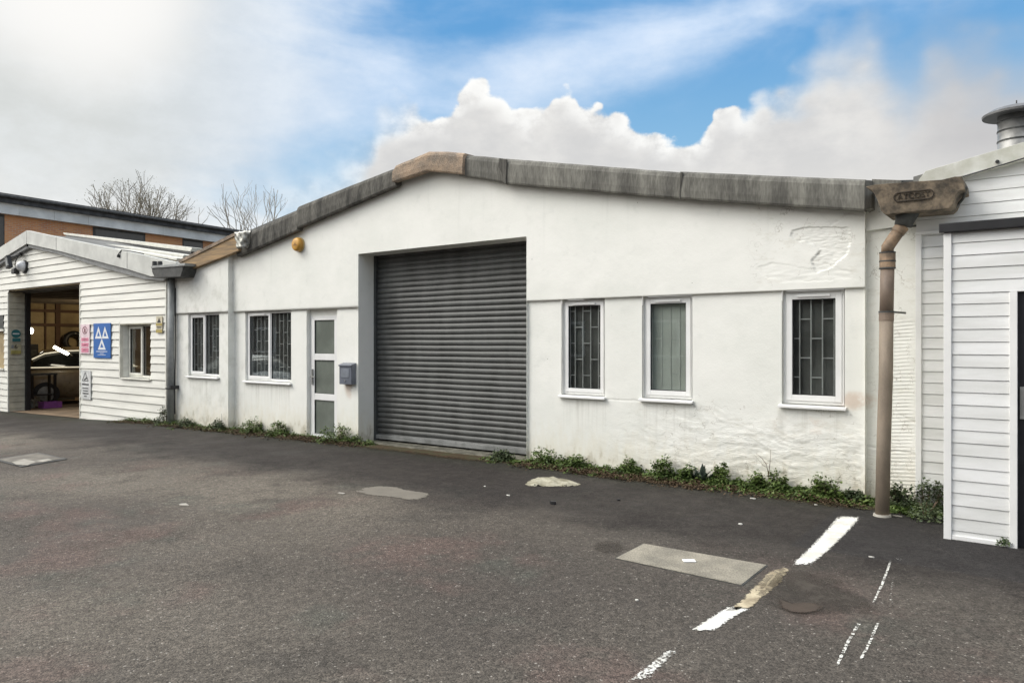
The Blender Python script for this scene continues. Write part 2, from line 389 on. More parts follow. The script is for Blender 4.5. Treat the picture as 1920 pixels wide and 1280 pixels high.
def decal_mat(name, col, rough=.8, wear=.5, sc=22, var=.15, col2=None, soft=.06, edgew=1.0, spec=.3):
    m = bpy.data.materials.new(name); m.use_nodes = True
    t = NT(m.node_tree); b = t.n['Principled BSDF']
    out = [n for n in t.n if n.type == 'OUTPUT_MATERIAL'][0]
    pos = t.new('ShaderNodeNewGeometry').outputs['Position']
    n = t.noise(pos, sc, 6, .75); n2 = t.noise(pos, 5, 4, .6)
    c = t.mix(t.sstep(n2, .35, .68), col2 or tuple(x*(1-2*var) for x in col), col)
    c = t.mix(.25, c, t.mix(t.noise(pos, 90, 2), (.1, .1, .1), (.9, .9, .9)), 'OVERLAY')
    e = t.new('ShaderNodeAttribute', attribute_name='edge').outputs['Fac']
    a = t.sstep(t.math('ADD', t.math('MULTIPLY', e, edgew), t.math('MULTIPLY', t.math('SUBTRACT', n, .5), 2.2)), wear-soft, wear+soft)
    t.l.new(c, b.inputs['Base Color']); b.inputs['Roughness'].default_value = rough; b.inputs['Specular IOR Level'].default_value = spec
    t.l.new(t.new('ShaderNodeBump', {'Height': t.noise(pos, 80, 3), 'Strength': .4, 'Distance': .006}).outputs[0], b.inputs['Normal'])
    tr = t.new('ShaderNodeBsdfTransparent').outputs[0]
    t.l.new(t.new('ShaderNodeMixShader', {0: a, 1: tr, 2: b.outputs[0]}).outputs[0], out.inputs[0])
    return m
def leaf_mat(name, c1, c2, rough=.55):
    m = bpy.data.materials.new(name); m.use_nodes = True
    t = NT(m.node_tree); b = t.n['Principled BSDF']
    oi = t.new('ShaderNodeNewGeometry')
    r = oi.outputs['Random Per Island']
    n = t.noise(oi.outputs['Position'], 7, 3)
    c = t.mix(r, c1, c2); c = t.mix(t.sstep(n, .5, .75), c, tuple(x*.55 for x in c1))
    t.l.new(c, b.inputs['Base Color']); b.inputs['Roughness'].default_value = rough; b.inputs['Specular IOR Level'].default_value = .3
    return m

M_render = render_mat()
M_asph = asphalt_mat()
M_upvc = mat('white_upvc', (.80, .80, .79), .35, .03, 3, spec=.5)
M_upvc_old = mat('yellowed_upvc', (.70, .69, .62), .45, .08, 5)
M_glass = glassmat('window_glass', (.90, .91, .90), .02)
M_frost = mat('frosted_glass', (.17, .19, .165), .25, .12, 2, spec=.6)
M_blind = mat('grey_green_blind', (.50, .54, .50), .7, .08, 2)
M_dim = mat('pane_backdrop', (.115, .12, .115), .8, .2, 2)  # no curtain there; grey backdrop added to lift the dark panes
M_bar = mat('white_bar', (.46, .47, .47), .5)
M_shut = mat('shutter_steel', (.075, .078, .076), .5, .2, 3, metal=.15, spec=.5, stretch=(1, 1, .3), bump=.05)
M_rail = mat('shutter_rail', (.06, .065, .065), .5)
M_verge = mat('weathered_cement', (.185, .18, .158), .9, .3, 3.0, bump=.35, bscale=14, col2=(.085, .082, .073), fine=.22, stretch=(1.8, 1, .35))
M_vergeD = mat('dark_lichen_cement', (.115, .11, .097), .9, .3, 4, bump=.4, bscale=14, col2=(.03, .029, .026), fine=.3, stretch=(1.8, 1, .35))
M_tan = mat('tan_cement', (.34, .25, .175), .85, .25, 4, bump=.4, bscale=30, col2=(.17, .14, .11), fine=.4)
M_timber = mat('bare_timber', (.36, .24, .125), .8, .22, 3, bump=.3, bscale=20, stretch=(.6, 1, 8), col2=(.2, .145, .09))
M_silver = mat('silver_foil', (.42, .42, .39), .35, .3, 8, metal=.7, bump=.9, bscale=10)
M_roof = mat('cement_sheet', (.2, .2, .19), .9, .2, 2)
M_dark = mat('black_plastic', (.02, .02, .022), .45, .1)
M_dgrey = mat('dark_grey_iron', (.07, .072, .07), .6, .25, 9, bump=.3)
M_grey = mat('grey_plastic', (.30, .31, .305), .5, .15, 4)
M_postbox = mat('slate_grey_paint', (.15, .165, .20), .35, .1, 4)
M_yellow = mat('amber_plastic', (.62, .33, .06), .4, .15, 6)
M_hop = mat('hopper_cement', (.165, .130, .092), .9, .3, 9, bump=.6, bscale=16, col2=(.04, .034, .027), fine=.15)
M_hopd = mat('grimy_groove', (.055, .044, .033), .9, .3, 12)
M_pipe = mat('brown_pipe', (.195, .145, .110), .6, .12, 6, col2=(.13, .10, .08), fine=.06, bump=.15, stretch=(1, 1, .5))
M_pipe2 = mat('tan_pipe', (.31, .21, .13), .6, .15, 9, col2=(.13, .095, .065), bump=.2)
M_board = mat('white_board', (.74, .745, .745), .5, .09, 2.0, bump=.12, bscale=16, stretch=(.5, 1, 3), col2=(.62, .625, .61))
M_boardg = mat('cream_board', (.78, .77, .71), .55, .07, 1.6, bump=.08, bscale=12, stretch=(.4, 1, 4))
M_boardj = mat('dirty_cream_board', (.56, .53, .42), .6, .14, 2.5)
M_fasc = mat('grey_white_fascia', (.60, .605, .57), .6, .1, 2)
M_lead = mat('grey_lead', (.24, .245, .245), .6, .15, 6)
M_vwhite = mat('weathered_white', (.62, .625, .60), .75, .16, 3, col2=(.42, .42, .36), bump=.2)
M_room = mat('dark_room', (.10, .10, .095), .9)
M_conc = mat('concrete', (.255, .235, .19), .9, .2, 4, bump=.5, bscale=45, col2=(.17, .158, .13), fine=.35)
M_concl = mat('pale_rubble', (.50, .46, .34), .9, .2, 9, bump=.8, bscale=40, col2=(.33, .3, .2), fine=.7)
M_galv = mat('galvanised_steel', (.36, .36, .35), .45, .2, 5, metal=.5)
M_green = leaf_mat('weed_leaf', (.055, .095, .020), (.125, .175, .045))
M_green2 = leaf_mat('dull_weed_leaf', (.04, .065, .028), (.09, .11, .05))
M_brown = leaf_mat('dead_weed', (.05, .03, .016), (.11, .075, .042), .8)
M_gg = leaf_mat('grey_green_leaf', (.05, .07, .055), (.12, .15, .12))
M_twig = mat('twig', (.13, .09, .06), .8)
M_bark = mat('bark', (.24, .215, .17), .9, .2, 3)
M_barkp = mat('pale_bark', (.36, .33, .28), .9, .2, 3)
M_bud = leaf_mat('olive_bud', (.14, .14, .07), (.24, .22, .12))

# ------------------------------------------------------------------ ground
def ground():
    m = MB()
    xs = [-900, -400, -150, -80, -60, -45, -36, -30, -26, -23, -21, -18.8, -17, -15, -12.5, -10, -7.5, -5, 0, 6, 20, 60, 150, 400, 900]
    ys = [-900, -300, -100, -40, -15, 0, 4, 8, 12, 20, 40, 90, 200, 500, 1200]
    for y in ys:
        for x in xs: m.v.append(Vector((x, y, gz(x))))
    nx = len(xs)
    for j in range(len(ys)-1):
        for i in range(nx-1):
            a = j*nx+i; m.f.append((a, a+1, a+nx+1, a+nx))
    m.build('ground', M_asph, kind='structure', smooth=True)
ground()
def strip_decal(name, pts, mat_, dz=.004, kind='structure', nseg=8, across=6):
    """pts: list of (left px point, right px point) pairs; a ribbon lying on the ground with an 'edge' falloff"""
    m = MB(); e = []
    rows = []
    if 'line' in name: pts = [((a[0]-(b[0]-a[0])*.14, a[1]), (b[0]+(b[0]-a[0])*.14, b[1])) for a, b in pts]
    for (a, b), (c, d) in zip(pts, pts[1:]):
        for k in range(nseg):
            f = k/nseg; rows.append((G(*a).lerp(G(*c), f), G(*b).lerp(G(*d), f)))
    rows.append((G(*pts[-1][0]), G(*pts[-1][1])))
    n = len(rows)
    for j, (a, b) in enumerate(rows):
        for i in range(across+1):
            p = a.lerp(b, i/across); m.v.append(Vector((p.x, p.y, gz(p.x)+dz)))
            s = min(i, across-i)/(across/2); q = min(1, min(j, n-1-j)/2)
            e.append(min(1, s*1.6)*q)
    for j in range(n-1):
        for i in range(across):
            a = j*(across+1)+i; m.f.append((a, a+1, a+across+2, a+across+1))
    return m.build(name, mat_, kind=kind, edge=e)
def blob_decal(name, poly, mat_, dz=.004, kind='structure', rings=6, dome=0):
    P3 = [G(*p) for p in poly]
    # smooth closed outline
    out = []
    n = len(P3)
    for i in range(n):
        p0, p1, p2, p3 = P3[i-1], P3[i], P3[(i+1) % n], P3[(i+2) % n]
        for k in range(6):
            t = k/6
            out.append(.5*((2*p1)+(p2-p0)*t+(2*p0-5*p1+4*p2-p3)*t*t+(3*p1-p0-3*p2+p3)*t**3))
    c = sum(out, Vector())/len(out)
    m = MB(); e = []
    for r in range(rings+1):
        f = r/rings
        for p in out:
            q = c.lerp(p, f); hgt = dome*(1-f**3)*(1+1.1*noise.noise(q*11)+.5*noise.noise(q*31)); m.v.append(Vector((q.x, q.y, gz(q.x)+dz+hgt))); e.append(min(1, (1-f)*2.2))
    k = len(out)
    for r in range(rings):
        for i in range(k):
            a = r*k+i; b = r*k+(i+1) % k
            m.f.append((a, a+k, b+k, b) if r else (a, a+k, b+k))
    return m.build(name, mat_, kind=kind, edge=e, smooth=bool(dome))
M_paint = decal_mat('road_paint', (.74, .74, .71), .65, .34, 55, .05, soft=.12, col2=(.56, .55, .50))
M_paint_w = decal_mat('worn_road_paint', (.74, .74, .70), .65, 1.0, 50, .06, soft=.1, col2=(.5, .49, .45))
M_paint_v = decal_mat('flaked_road_paint', (.72, .72, .67), .6, 1.0, 38, .06, soft=.06)
M_paint_d = decal_mat('dirty_road_paint', (.55, .48, .34), .7, .42, 26, .2, soft=.12, col2=(.22, .18, .12))
M_paint_s = decal_mat('scattered_road_paint', (.74, .73, .68), .6, 1.2, 48, .06, soft=.06)
# main bay line, nearest stretch first
strip_decal('parking_line', [((1575, 966), (1614, 968)), ((1548, 998), (1590, 994)), ((1520, 1028), (1562, 1022)), ((1482, 1062), (1518, 1060))], M_paint)
strip_decal('parking_line', [((1448, 1068), (1482, 1060)), ((1416, 1100), (1466, 1090)), ((1390, 1128), (1430, 1118)), ((1365, 1146), (1405, 1142))], M_paint_d)
strip_decal('parking_line', [((1372, 1134), (1408, 1140)), ((1335, 1158), (1372, 1158)), ((1292, 1184), (1336, 1184))], M_paint)
strip_decal('parking_line', [((1250, 1216), (1282, 1214)), ((1215, 1240), (1258, 1240)), ((1160, 1284), (1215, 1284))], M_paint_w)
strip_decal('bay_marking', [((1672, 1044), (1700, 1046)), ((1672, 1051), (1700, 1053))], M_paint_s)
strip_decal('bay_marking', [((1668, 1044), (1678, 1044)), ((1648, 1096), (1660, 1096)), ((1628, 1140), (1638, 1140))], M_paint_v)
strip_decal('bay_marking', [((1674, 1072), (1680, 1072)), ((1664, 1115), (1676, 1115)), ((1668, 1142), (1678, 1142))], M_paint_s)
strip_decal('bay_marking', [((1608, 1160), (1626, 1160)), ((1584, 1200), (1600, 1200)), ((1556, 1262), (1570, 1262))], M_paint_v)
strip_decal('bay_marking', [((1642, 1160), (1656, 1160)), ((1626, 1200), (1640, 1200)), ((1602, 1246), (1616, 1246))], M_paint_v)
strip_decal('bay_marking', [((1718, 1142), (1728, 1140)), ((1712, 1154), (1724, 1152))], M_paint_s)
M_patch = decal_mat('smooth_grey_patch', (.17, .155, .13), .75, .08, 10, .06, soft=.05)
M_mud = decal_mat('muddy_silt', (.062, .053, .044), .85, .75, 5, .15, soft=.7)
M_moss = decal_mat('moss_and_silt', (.05, .048, .022), .95, .45, 14, .3, soft=.3, col2=(.055, .032, .016))
M_damp = decal_mat('damp_hollow', (.06, .042, .03), .6, .45, 6, .2, soft=.35, spec=.4)
M_crack = decal_mat('crack_dirt', (.06, .055, .05), .9, 1.0, 7, .2, soft=.8)
blob_decal('tarmac_patch', [(668, 921), (690, 913), (735, 912), (765, 919), (803, 925), (797, 934), (770, 937), (735, 932), (695, 928)], M_patch)
blob_decal('silt_patch', [(1420, 1090), (1470, 1062), (1560, 1075), (1620, 1110), (1660, 1140), (1600, 1160), (1500, 1160), (1430, 1140)], M_mud)
blob_decal('puddle', [(1452, 1122), (1480, 1131), (1520, 1130), (1550, 1138), (1535, 1150), (1500, 1152), (1462, 1144)], M_damp, dz=.008)
blob_decal('silt_patch', [(1105, 1022), (1135, 1012), (1170, 1018), (1172, 1034), (1130, 1040)], M_mud)
# moss and silt along the foot of the wall
mm = MB(); me_ = []
xs_ = [PX(235) + i*(PX(1770)-PX(235))/140 for i in range(141)]
for x in xs_:
    wd = .5 + .22*noise.noise(Vector((x*.8, 3, 0)))
    for k in range(6):
        mm.v.append(Vector((x, D+.02-wd*k/5, gz(x)+.006))); me_.append(min(1, (1-k/5)*1.5))
for i in range(140):
    for k in range(5):
        a = i*6+k; mm.f.append((a, a+6, a+7, a+1))
mm.build('moss_strip', M_moss, kind='stuff', edge=me_)

# concrete inspection cover
root = thing('inspection_cover', 'long concrete slab set in the tarmac left of the white line', 'inspection cover', G(1295, 1057))
c4 = [G(1155, 1047), G(1207, 1020), G(1437, 1060), G(1390, 1097)]
cc = sum(c4, Vector())/4
MB().prism([c + Vector((0, 0, .001)) for c in c4], (0, 0, .007)).build('slab', M_conc, root, bevel=.003)
frame = MB()
for i in range(4):
    a = c4[i]; b = c4[(i+1) % 4]; a2 = cc + (a-cc)*1.02; b2 = cc+(b-cc)*1.02
    frame.prism([a2, b2, b, a], (0, 0, .003))
frame.build('joint', M_dgrey, root)
p = G(1292, 1054); u_ = (G(1302, 1050)-G(1282, 1050)).normalized(); v_ = Vector((-u_.y, u_.x, 0))
o = MB().prism([p-u_*.045-v_*.03+Vector((0, 0, .0095)), p+u_*.045-v_*.03+Vector((0, 0, .0095)), p+u_*.045+v_*.03+Vector((0, 0, .0095)), p-u_*.045+v_*.03+Vector((0, 0, .0095))], (0, 0, .008)).build('plastic_tag', M_upvc, bevel=.002)
tag(o, 'small white rectangle lying on the middle of the concrete slab', 'tag')
# rubble lump
o = blob_decal('rubble_patch', [(985, 907), (1000, 898), (1030, 896), (1062, 900), (1090, 909), (1060, 912), (1020, 912), (992, 911)],
               decal_mat('pale_rubble_top', (.44, .42, .33), .95, .06, 16, .18, soft=.02, col2=(.20, .185, .13)), kind=None, dome=.03)
tag(o, 'pale crumbly lump of old concrete showing through the tarmac before the shutter', 'concrete patch')
# iron cover at the far left
root = thing('drain_cover', 'old iron drain cover sunk in the tarmac at far left', 'drain cover', G(60, 863))
q = [G(-12, 862), G(72, 849), G(126, 861), G(40, 876)]
MB().prism([c+Vector((0, 0, .002)) for c in q], (0, 0, .008)).build('surround', M_dgrey, root)
c0 = sum(q, Vector())/4
MB().prism([c0+(c-c0)*.86+Vector((0, 0, .003)) for c in q], (0, 0, .012)).build('lid', mat('worn_iron', (.17, .155, .13), .7, .2, 6, bump=.5), root, bevel=.003)
for pl in ([(22, 868), (45, 862), (68, 867), (52, 874), (30, 873)], [(66, 866), (90, 861), (98, 864), (80, 868)]):
    m = MB(); m.v = [G(*x)+Vector((0, 0, .017)) for x in pl]; m.f = [tuple(range(len(pl)))]
    m.build('dried_silt', mat('pale_silt', (.33, .31, .27), .8), root)

# ------------------------------------------------------------------ painted workshop
WS = thing('painted_workshop', 'long low white rendered workshop with a grey roller shutter and weathered gable edge', 'building', (PX(800), D, 0))
YL = D - .10                                # left bay stands 10 cm proud
XB = PX(440)                                # step between bays
X0 = PX(326, YL)
XS0, XS1 = PX(675), PX(990)                 # shutter opening
XR = PX(1623)
TOP = [(PX(x), PZ(x, y)) for x, y in ((445, 462), (740, 333), (800, 306), (870, 312), (1000, 325), (1300, 352), (1625, 376))]
TOPL = [(X0, PZ(330, 497, YL)), (PX(445, YL), PZ(445, 452, YL))]
ZL = 2.0                                    # underside of the overhanging upper wall
def zl(x): return lerp([(PX(332), PZ(332, 589)), (PX(672), PZ(672, 576.5)), (PX(990), PZ(990, 565)), (PX(1624), PZ(1624, 539))], x)
PEEL = [(1487, 434), (1504, 427), (1560, 426), (1592, 428), (1596, 452), (1590, 478), (1572, 490), (1556, 505), (1530, 512), (1524, 486), (1540, 470), (1526, 458), (1500, 452), (1486, 446)]
PEELW = [(P(x, y).x, P(x, y).z) for x, y in PEEL]
PEEL2 = [(P(x, y).x, P(x, y).z) for x, y in [(1420, 502), (1450, 492), (1478, 496), (1520, 505), (1560, 500), (1600, 510), (1600, 522), (1540, 528), (1470, 530), (1435, 520)]]
PEEL3 = [(P(x, y).x, P(x, y).z) for x, y in [(1460, 384), (1545, 392), (1600, 398), (1580, 412), (1560, 424), (1530, 400), (1470, 392)]]
def inpoly(x, z, pl):
    r = False; j = len(pl)-1
    for i in range(len(pl)):
        if (pl[i][1] > z) != (pl[j][1] > z) and x < (pl[j][0]-pl[i][0])*(z-pl[i][1])/(pl[j][1]-pl[i][1])+pl[i][0]: r = not r
        j = i
    return r
def sm(a, b, x):
    t = max(0, min(1, (x-a)/(b-a))); return t*t*(3-2*t)
XD0, ZD0 = PX(1290), .95
def disp(x, z):
    v = Vector((x, z, 0))
    d = .006*noise.noise(v*.7) + .0022*noise.noise(v*4.5)
    # rough patched render low on the right
    k = sm(PX(1080), PX(1420), x) * sm(.95, .55, z + .25*noise.noise(Vector((x*1.3, 9, 0))))
    if k > 0:
        w1 = noise.noise(Vector((x*2, z*2, 9)))
        f = noise.fractal(Vector((x*5+z*3+w1, z*17+x*2+2*w1, 4)), .75, 2.1, 4)
        d += k*(.0062*f)*(.4+.9*sm(-.2, .3, noise.noise(Vector((x*1.7, z*3, 2)))))
        d -= k*.004*sm(.1, .18, noise.noise(Vector((x*3.1+z, z*9, 8)))+.15*noise.noise(Vector((x*14, z*20, 8))))
    k = sm(PX(1420), PX(1500), x) * sm(2.15, 2.3, z)
    if k > 0: d += k*.0035*noise.noise(Vector((x*5, z*9, 2)))
    if x > PX(1410):
        wx = x+.014*noise.fractal(Vector((x*18, z*18, 0)), .6, 2.2, 3); wz = z+.014*noise.fractal(Vector((x*18, z*18, 5)), .6, 2.2, 3)
        if inpoly(wx, wz, PEELW): d += .011 + .004*noise.fractal(Vector((x*14, z*45, 1)), .6, 2.2, 4)
        elif inpoly(wx, wz, PEEL2): d += .0025 + .003*noise.noise(Vector((x*9, z*30, 1)))
        elif inpoly(wx, wz, PEEL3): d += .004 + .003*noise.noise(Vector((x*12, z*12, 1)))
    # hairline under the windows
    if PX(1138) < x < PX(1200): d += .006*math.exp(-((z-(.885+.01*noise.noise(Vector((x*9, 0, 0)))))/.007)**2)
    return d
OPEN_ = {'wa': (353, 411, 592, 707, YL), 'wb': (460, 546, 588, 717, D), 'door': (575, 632, 585, 822, D),
         'w1': (1053, 1134, 563, 744, D), 'w2': (1204, 1298, 558, 751, D), 'w3': (1466, 1584, 548, 763, D)}
OP = {}
for k, (a, b, c, d, Y) in OPEN_.items():
    mx = (a+b)/2; OP[k] = [PX(a, Y), PX(b, Y), PZ(mx, d, Y), None]
OP['door'][2] = gz(OP['door'][0]) + .02
def grid_axis(stops, step):
    out = []
    for a, b in zip(stops, stops[1:]):
        n = max(1, int(math.ceil((b-a)/step - 1e-6)))
        out += [a+(b-a)*k/n for k in range(n)]
    return out+[stops[-1]]
def facade(name, x0, x1, Y, ops, topf, step, over=.035, upper_only=None):
    """rendered wall sheet: lower band in plane Y, upper band standing `over` proud of it, real openings cut out"""
    m = MB(); ox = sorted({x0, x1, *[o[0] for o in ops], *[o[1] for o in ops]})
    xs = grid_axis(ox, step)
    zs_low = sorted({-.5, *[o[2] for o in ops if o[2] < 1.9]})
    zr = grid_axis(zs_low + [1.0], step) if zs_low[-1] < 1.0 else grid_axis(zs_low, step)
    nlow2 = int(1.0/step)
    nup = int(1.6/step)
    cols = []
    for x in xs:
        col = []
        zc = zl(x)-.0
        low = list(zr) + [zr[-1] + (zc-zr[-1])*k/nlow2 for k in range(1, nlow2+1)]
        for z in low: col.append(Vector((x, Y+disp(x, z), z)))
        t = topf(x)
        for k in range(nup+1):
            z = zc + (t-zc)*k/nup
            col.append(Vector((x, Y-over+disp(x, z) + (.004 if k == 0 else 0), z)))
        cols.append(col)
    nr = len(cols[0]); nlo = len(zr)+nlow2
    for c in cols: m.v += c
    for i in range(len(xs)-1):
        xm = (xs[i]+xs[i+1])/2
        for j in range(nr-1):
            zm = sum(cols[i][j+a].z for a in (0, 1))/2
            if j < nlo:      # includes the ledge row j == nlo-1
                inside = any(o[0] < xm < o[1] and zm > o[2] for o in ops if j < nlo-1) 
                if inside: continue
            if upper_only and upper_only[0] < xm < upper_only[1] and zm < upper_only[2]: continue
            a = i*nr+j; m.f.append((a, a+nr, a+nr+1, a+1))
    return m.build(name, M_render, WS, smooth=True)
ZS = PZ(990, 443); ZSl = PZ(676, 477)
ZSH = (ZS+ZSl)/2
# the three stretches of wall and the piece over the shutter
def topr(x): return lerp(TOP, x)
def topl(x): return lerp(TOPL, x)
facade('wall', X0, XB, YL, [OP['wa']], topl, .03)
facade('wall', XB, XS0, D, [OP['wb'], OP['door']], topr, .03)
facade('wall', XS1, XR, D, [OP['w1'], OP['w2'], OP['w3']], topr, .0125)
# over the shutter
m = MB(); xs = grid_axis([XS0, XS1], .04); n = 40
for x in xs:
    for k in range(n+1):
        z = ZSH+(topr(x)-ZSH)*k/n; m.v.append(Vector((x, D-.035+disp(x, z), z)))
for i in range(len(xs)-1):
    for k in range(n): a = i*(n+1)+k; m.f.append((a, a+n+1, a+n+2, a+1))
m.build('wall', M_render, WS, smooth=True)
# reveals
YI = XAT(701, XS0)                           # shutter plane
rv = MB()
rv.quad((XS0, D-.037, gz(XS0)-.1), (XS0, YI+.1, gz(XS0)-.1), (XS0, YI+.1, ZSH), (XS0, D-.037, ZSH))
rv.quad((XS1, D-.037, -.1), (XS1, YI+.1, -.1), (XS1, YI+.1, ZSH), (XS1, D-.037, ZSH))
rv.quad((XS0, D-.037, ZSH), (XS0, YI+.1, ZSH), (XS1, YI+.1, ZSH), (XS1, D-.037, ZSH))
rv.build('reveal', M_render, WS); rv = MB()
rv.quad((XB, YL-.037, -.4), (XB, D+.01, -.4), (XB, D+.01, PZ(445, 462)), (XB, YL-.037, PZ(445, 455)))
rv.build('bay_return', M_render, WS)
# the other walls, floor and roof
sh = MB(); YB = D+17
for (xa, ya, xb, yb) in ((X0, YL+.02, X0, YB), (X0, YB, XR, YB), (XR, YB, XR, D+.1)):
    sh.quad((xa, ya, -.6), (xb, yb, -.6), (xb, yb, 2.95), (xa, ya, 2.95))
sh.quad((X0, YL+.2, -.02), (XR, YL+.2, -.02), (XR, YB, -.02), (X0, YB, -.02))
sh.build('shell', M_room, WS)
xa = PX(800)
rf = MB()
apz = topr(xa)+.1; rz = topr(XR)+.12; lz = topl(X0)+.1
rf.prism([(X0-.05, D-.02, lz), (xa, D-.02, apz), (XR+.2, D-.02, rz), (XR+.2, D-.02, rz-.06), (xa, D-.02, apz-.06), (X0-.05, D-.02, lz-.06)], (0, YB-D+.2, 0))
rf.build('roof', M_roof, WS)

# ---- weathered verge, made of separate cement pieces
def verge(name, pts, mat_, parent, Y=D-.16, back=.35, lip=.5, seed=0):
    """pts: (px, top py, bottom py) along the piece"""
    m = MB(); rows = []
    sub = []
    for (a, b) in zip(pts, pts[1:]):
        n = max(2, int(abs(b[0]-a[0])/7))
        for k in range(n): sub.append([a[i]+(b[i]-a[i])*k/n for i in range(3)])
    sub.append(list(pts[-1]))
    for q in sub:
        T = P(q[0], q[1], Y); B = P(q[0], q[2], Y); h = T.z-B.z; x = T.x
        w_ = .004*noise.fractal(Vector((x*4, seed, 1)), 1, 2, 3)
        prof = [(.10, .0), (.01, 0), (0, .06), (-.004, .3), (0, .55), (.004, .78), (.025, .92), (.06, 1.0), (back, 1.03), (back, .85)]
        row = [Vector((x, Y+dy+w_*(.3+f)+.004*noise.noise(Vector((x*9, f*4, seed))), B.z+h*f+.003*noise.noise(Vector((x*6, f*3, seed+5))))) for dy, f in prof]
        rows.append(row)
    n = len(rows[0])
    for r in rows: m.v += r
    for i in range(len(rows)-1):
        for k in range(n-1): a = i*n+k; m.f.append((a, a+n, a+n+1, a+1))
    m.f.append(tuple(range(n))); m.f.append(tuple(range((len(rows)-1)*n+n-1, (len(rows)-1)*n-1, -1)))
    return m.build(name, mat_, parent, smooth=False)
verge('verge_piece', [(444, 440, 481), (470, 432, 470), (557, 392, 432)], M_vergeD, WS, seed=1)
verge('verge_piece', [(556, 386, 428), (640, 352, 392), (742, 312, 348)], M_vergeD, WS, seed=2)
verge('verge_piece', [(860, 289, 329), (905, 292, 335), (950, 297, 343)], M_verge, WS, seed=3)
verge('verge_piece', [(944, 296, 344), (1110, 309, 358), (1278, 322, 373)], M_verge, WS, Y=D-.175, seed=4)
verge('verge_piece', [(1272, 320, 372), (1450, 328, 384), (1621, 335, 395)], M_verge, WS, Y=D-.19, seed=5)
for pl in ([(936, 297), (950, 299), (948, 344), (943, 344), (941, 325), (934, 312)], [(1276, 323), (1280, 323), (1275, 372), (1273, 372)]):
    MB().prism([P(x, y, D-.196) for x, y in pl], (0, .02, 0)).build('joint', M_vergeD, WS)  # dark slivers put in for the shadow and dirty gap where pieces overlap
verge('ridge_cap', [(735, 317, 341), (740, 308, 340), (800, 283, 320), (835, 283, 323), (867, 286, 327)], M_tan, WS, Y=D-.215, seed=6)
# short return at the right end and thin cover sheet behind the hopper
a = P(1621, 337, D-.19); b = P(1621, 394, D-.19)
MB().prism([(a.x+.002, D-.19, b.z), (a.x+.055, D-.12, b.z+.02), (a.x+.055, D-.12, a.z), (a.x+.002, D-.19, a.z)], (0, .5, 0)).build('verge_end', M_verge, WS, bevel=.01)
q = [P(1635, 336, D-.1), P(1690, 338, D-.1), P(1690, 349, D-.1), P(1635, 352, D-.1)]
MB().prism(q, (0, .3, 0)).build('cover_sheet', M_verge, WS)
q = [P(1684, 338, D-.06), P(1724, 337, D-.06), P(1724, 342, D-.06), P(1684, 345, D-.06)]
MB().prism(q, (0, .3, 0)).build('cover_sheet', M_dgrey, WS)
# timber barge board on the left bay and the foil-wrapped joint
q = [P(336, 492, YL-.12), P(442, 439, YL-.12), P(447, 470, YL-.12), P(352, 507, YL-.12)]
MB().prism(q, (0, .1, 0)).build('barge_board', M_timber, WS, bevel=.004)
q = [P(334, 488, YL-.14), P(440, 436, YL-.14), P(442, 441, YL-.14), P(336, 493, YL-.14)]
MB().prism(q, (0, .3, 0)).build('drip_edge', M_tan, WS)
m = MB(); rows = []
for k in range(13):
    f = k/12; rr = []
    for j in range(11):
        g = j/10; A = P(439+5*g, 436+29*g, YL-.19); B = P(471-6*g, 432+33*g, D-.21)
        p = A.lerp(B, f); p.y -= .03*math.sin(math.pi*f) + .02*noise.noise(Vector((f*5+g*3, g*2, 3))) + .012*math.sin((f*2.2-g*1.4)*9)
        rr.append(p)
    rows.append(rr)
for r in rows: m.v += r
for i in range(12):
    for j in range(10): a = i*11+j; m.f.append((a, a+11, a+12, a+1))
o = m.build('foil_flashing', M_silver, WS, smooth=True)
sol = o.modifiers.new('thick', 'SOLIDIFY'); sol.thickness = .02; sol.offset = -1

# ---- roller shutter
SW = (XS0, XS1)
sh = MB(); pitch = .0835; zb = .03; rows = []
N = int((ZSH+.05-zb)/pitch)
prof = []
for k in range(N):
    for (f, d) in ((0, .0), (.06, .006), (.12, .0), (.25, -.008), (.45, -.013), (.65, -.0125), (.82, -.008), (.93, -.002)):
        prof.append((zb+(k+f)*pitch, d))
prof.append((zb+N*pitch, 0))
nx = 26
for i in range(nx+1):
    x = XS0+.03+(XS1-XS0-.06)*i/nx
    sag = gz(x)+.012-(i/nx)*.0
    for z, d in prof:
        k = max(0, 1-z/1.2)
        zz = z + sag*k + .004*noise.noise(Vector((x*1.5, z*2, 0)))
        dent = .010*noise.noise(Vector((x*1.2, z*1.6, 7)))
        sh.v.append(Vector((x, YI+.04+d+dent, zz)))
n = len(prof)
for i in range(nx):
    for k in range(n-1): a = i*n+k; sh.f.append((a, a+n, a+n+1, a+1))
SHT = WS
o = sh.build('roller_shutter', M_shut, WS, smooth=True)
rl = MB(); rl.box(XS0+.002, XS0+.05, YI-.005, YI+.075, gz(XS0), ZSH-.002).build('guide_rail', M_rail, o)
MB().box(XS1-.05, XS1-.002, YI-.005, YI+.075, 0, ZSH-.002).build('guide_rail', M_rail, o)
m = MB(); 
m.prism([(XS0+.05, YI+.0, gz(XS0)+.045), (XS1-.05, YI, .035), (XS1-.05, YI, .105), (XS0+.05, YI, gz(XS0)+.11)], (0, .05, 0)); m.build('bottom_bar', mat('bottom_bar_steel', (.22, .225, .22), .5, .2, 5), o, bevel=.004)
m = MB(); rows = []
for i in range(61):
    x = XS0+.01+(XS1-XS0-.02)*i/60; j = .06*noise.fractal(Vector((x*2.2, 3, 0)), .8, 2.1, 3); z = gz(x)
    m.v += [Vector((x, D-.02+j, z-.03)), Vector((x, D+.0+j, z+.012+.006*noise.noise(Vector((x*7, 0, 0))))), Vector((x, YI+.12, z+.016))]
for i in range(60):
    for k in range(2): a = i*3+k; m.f.append((a, a+3, a+4, a+1))
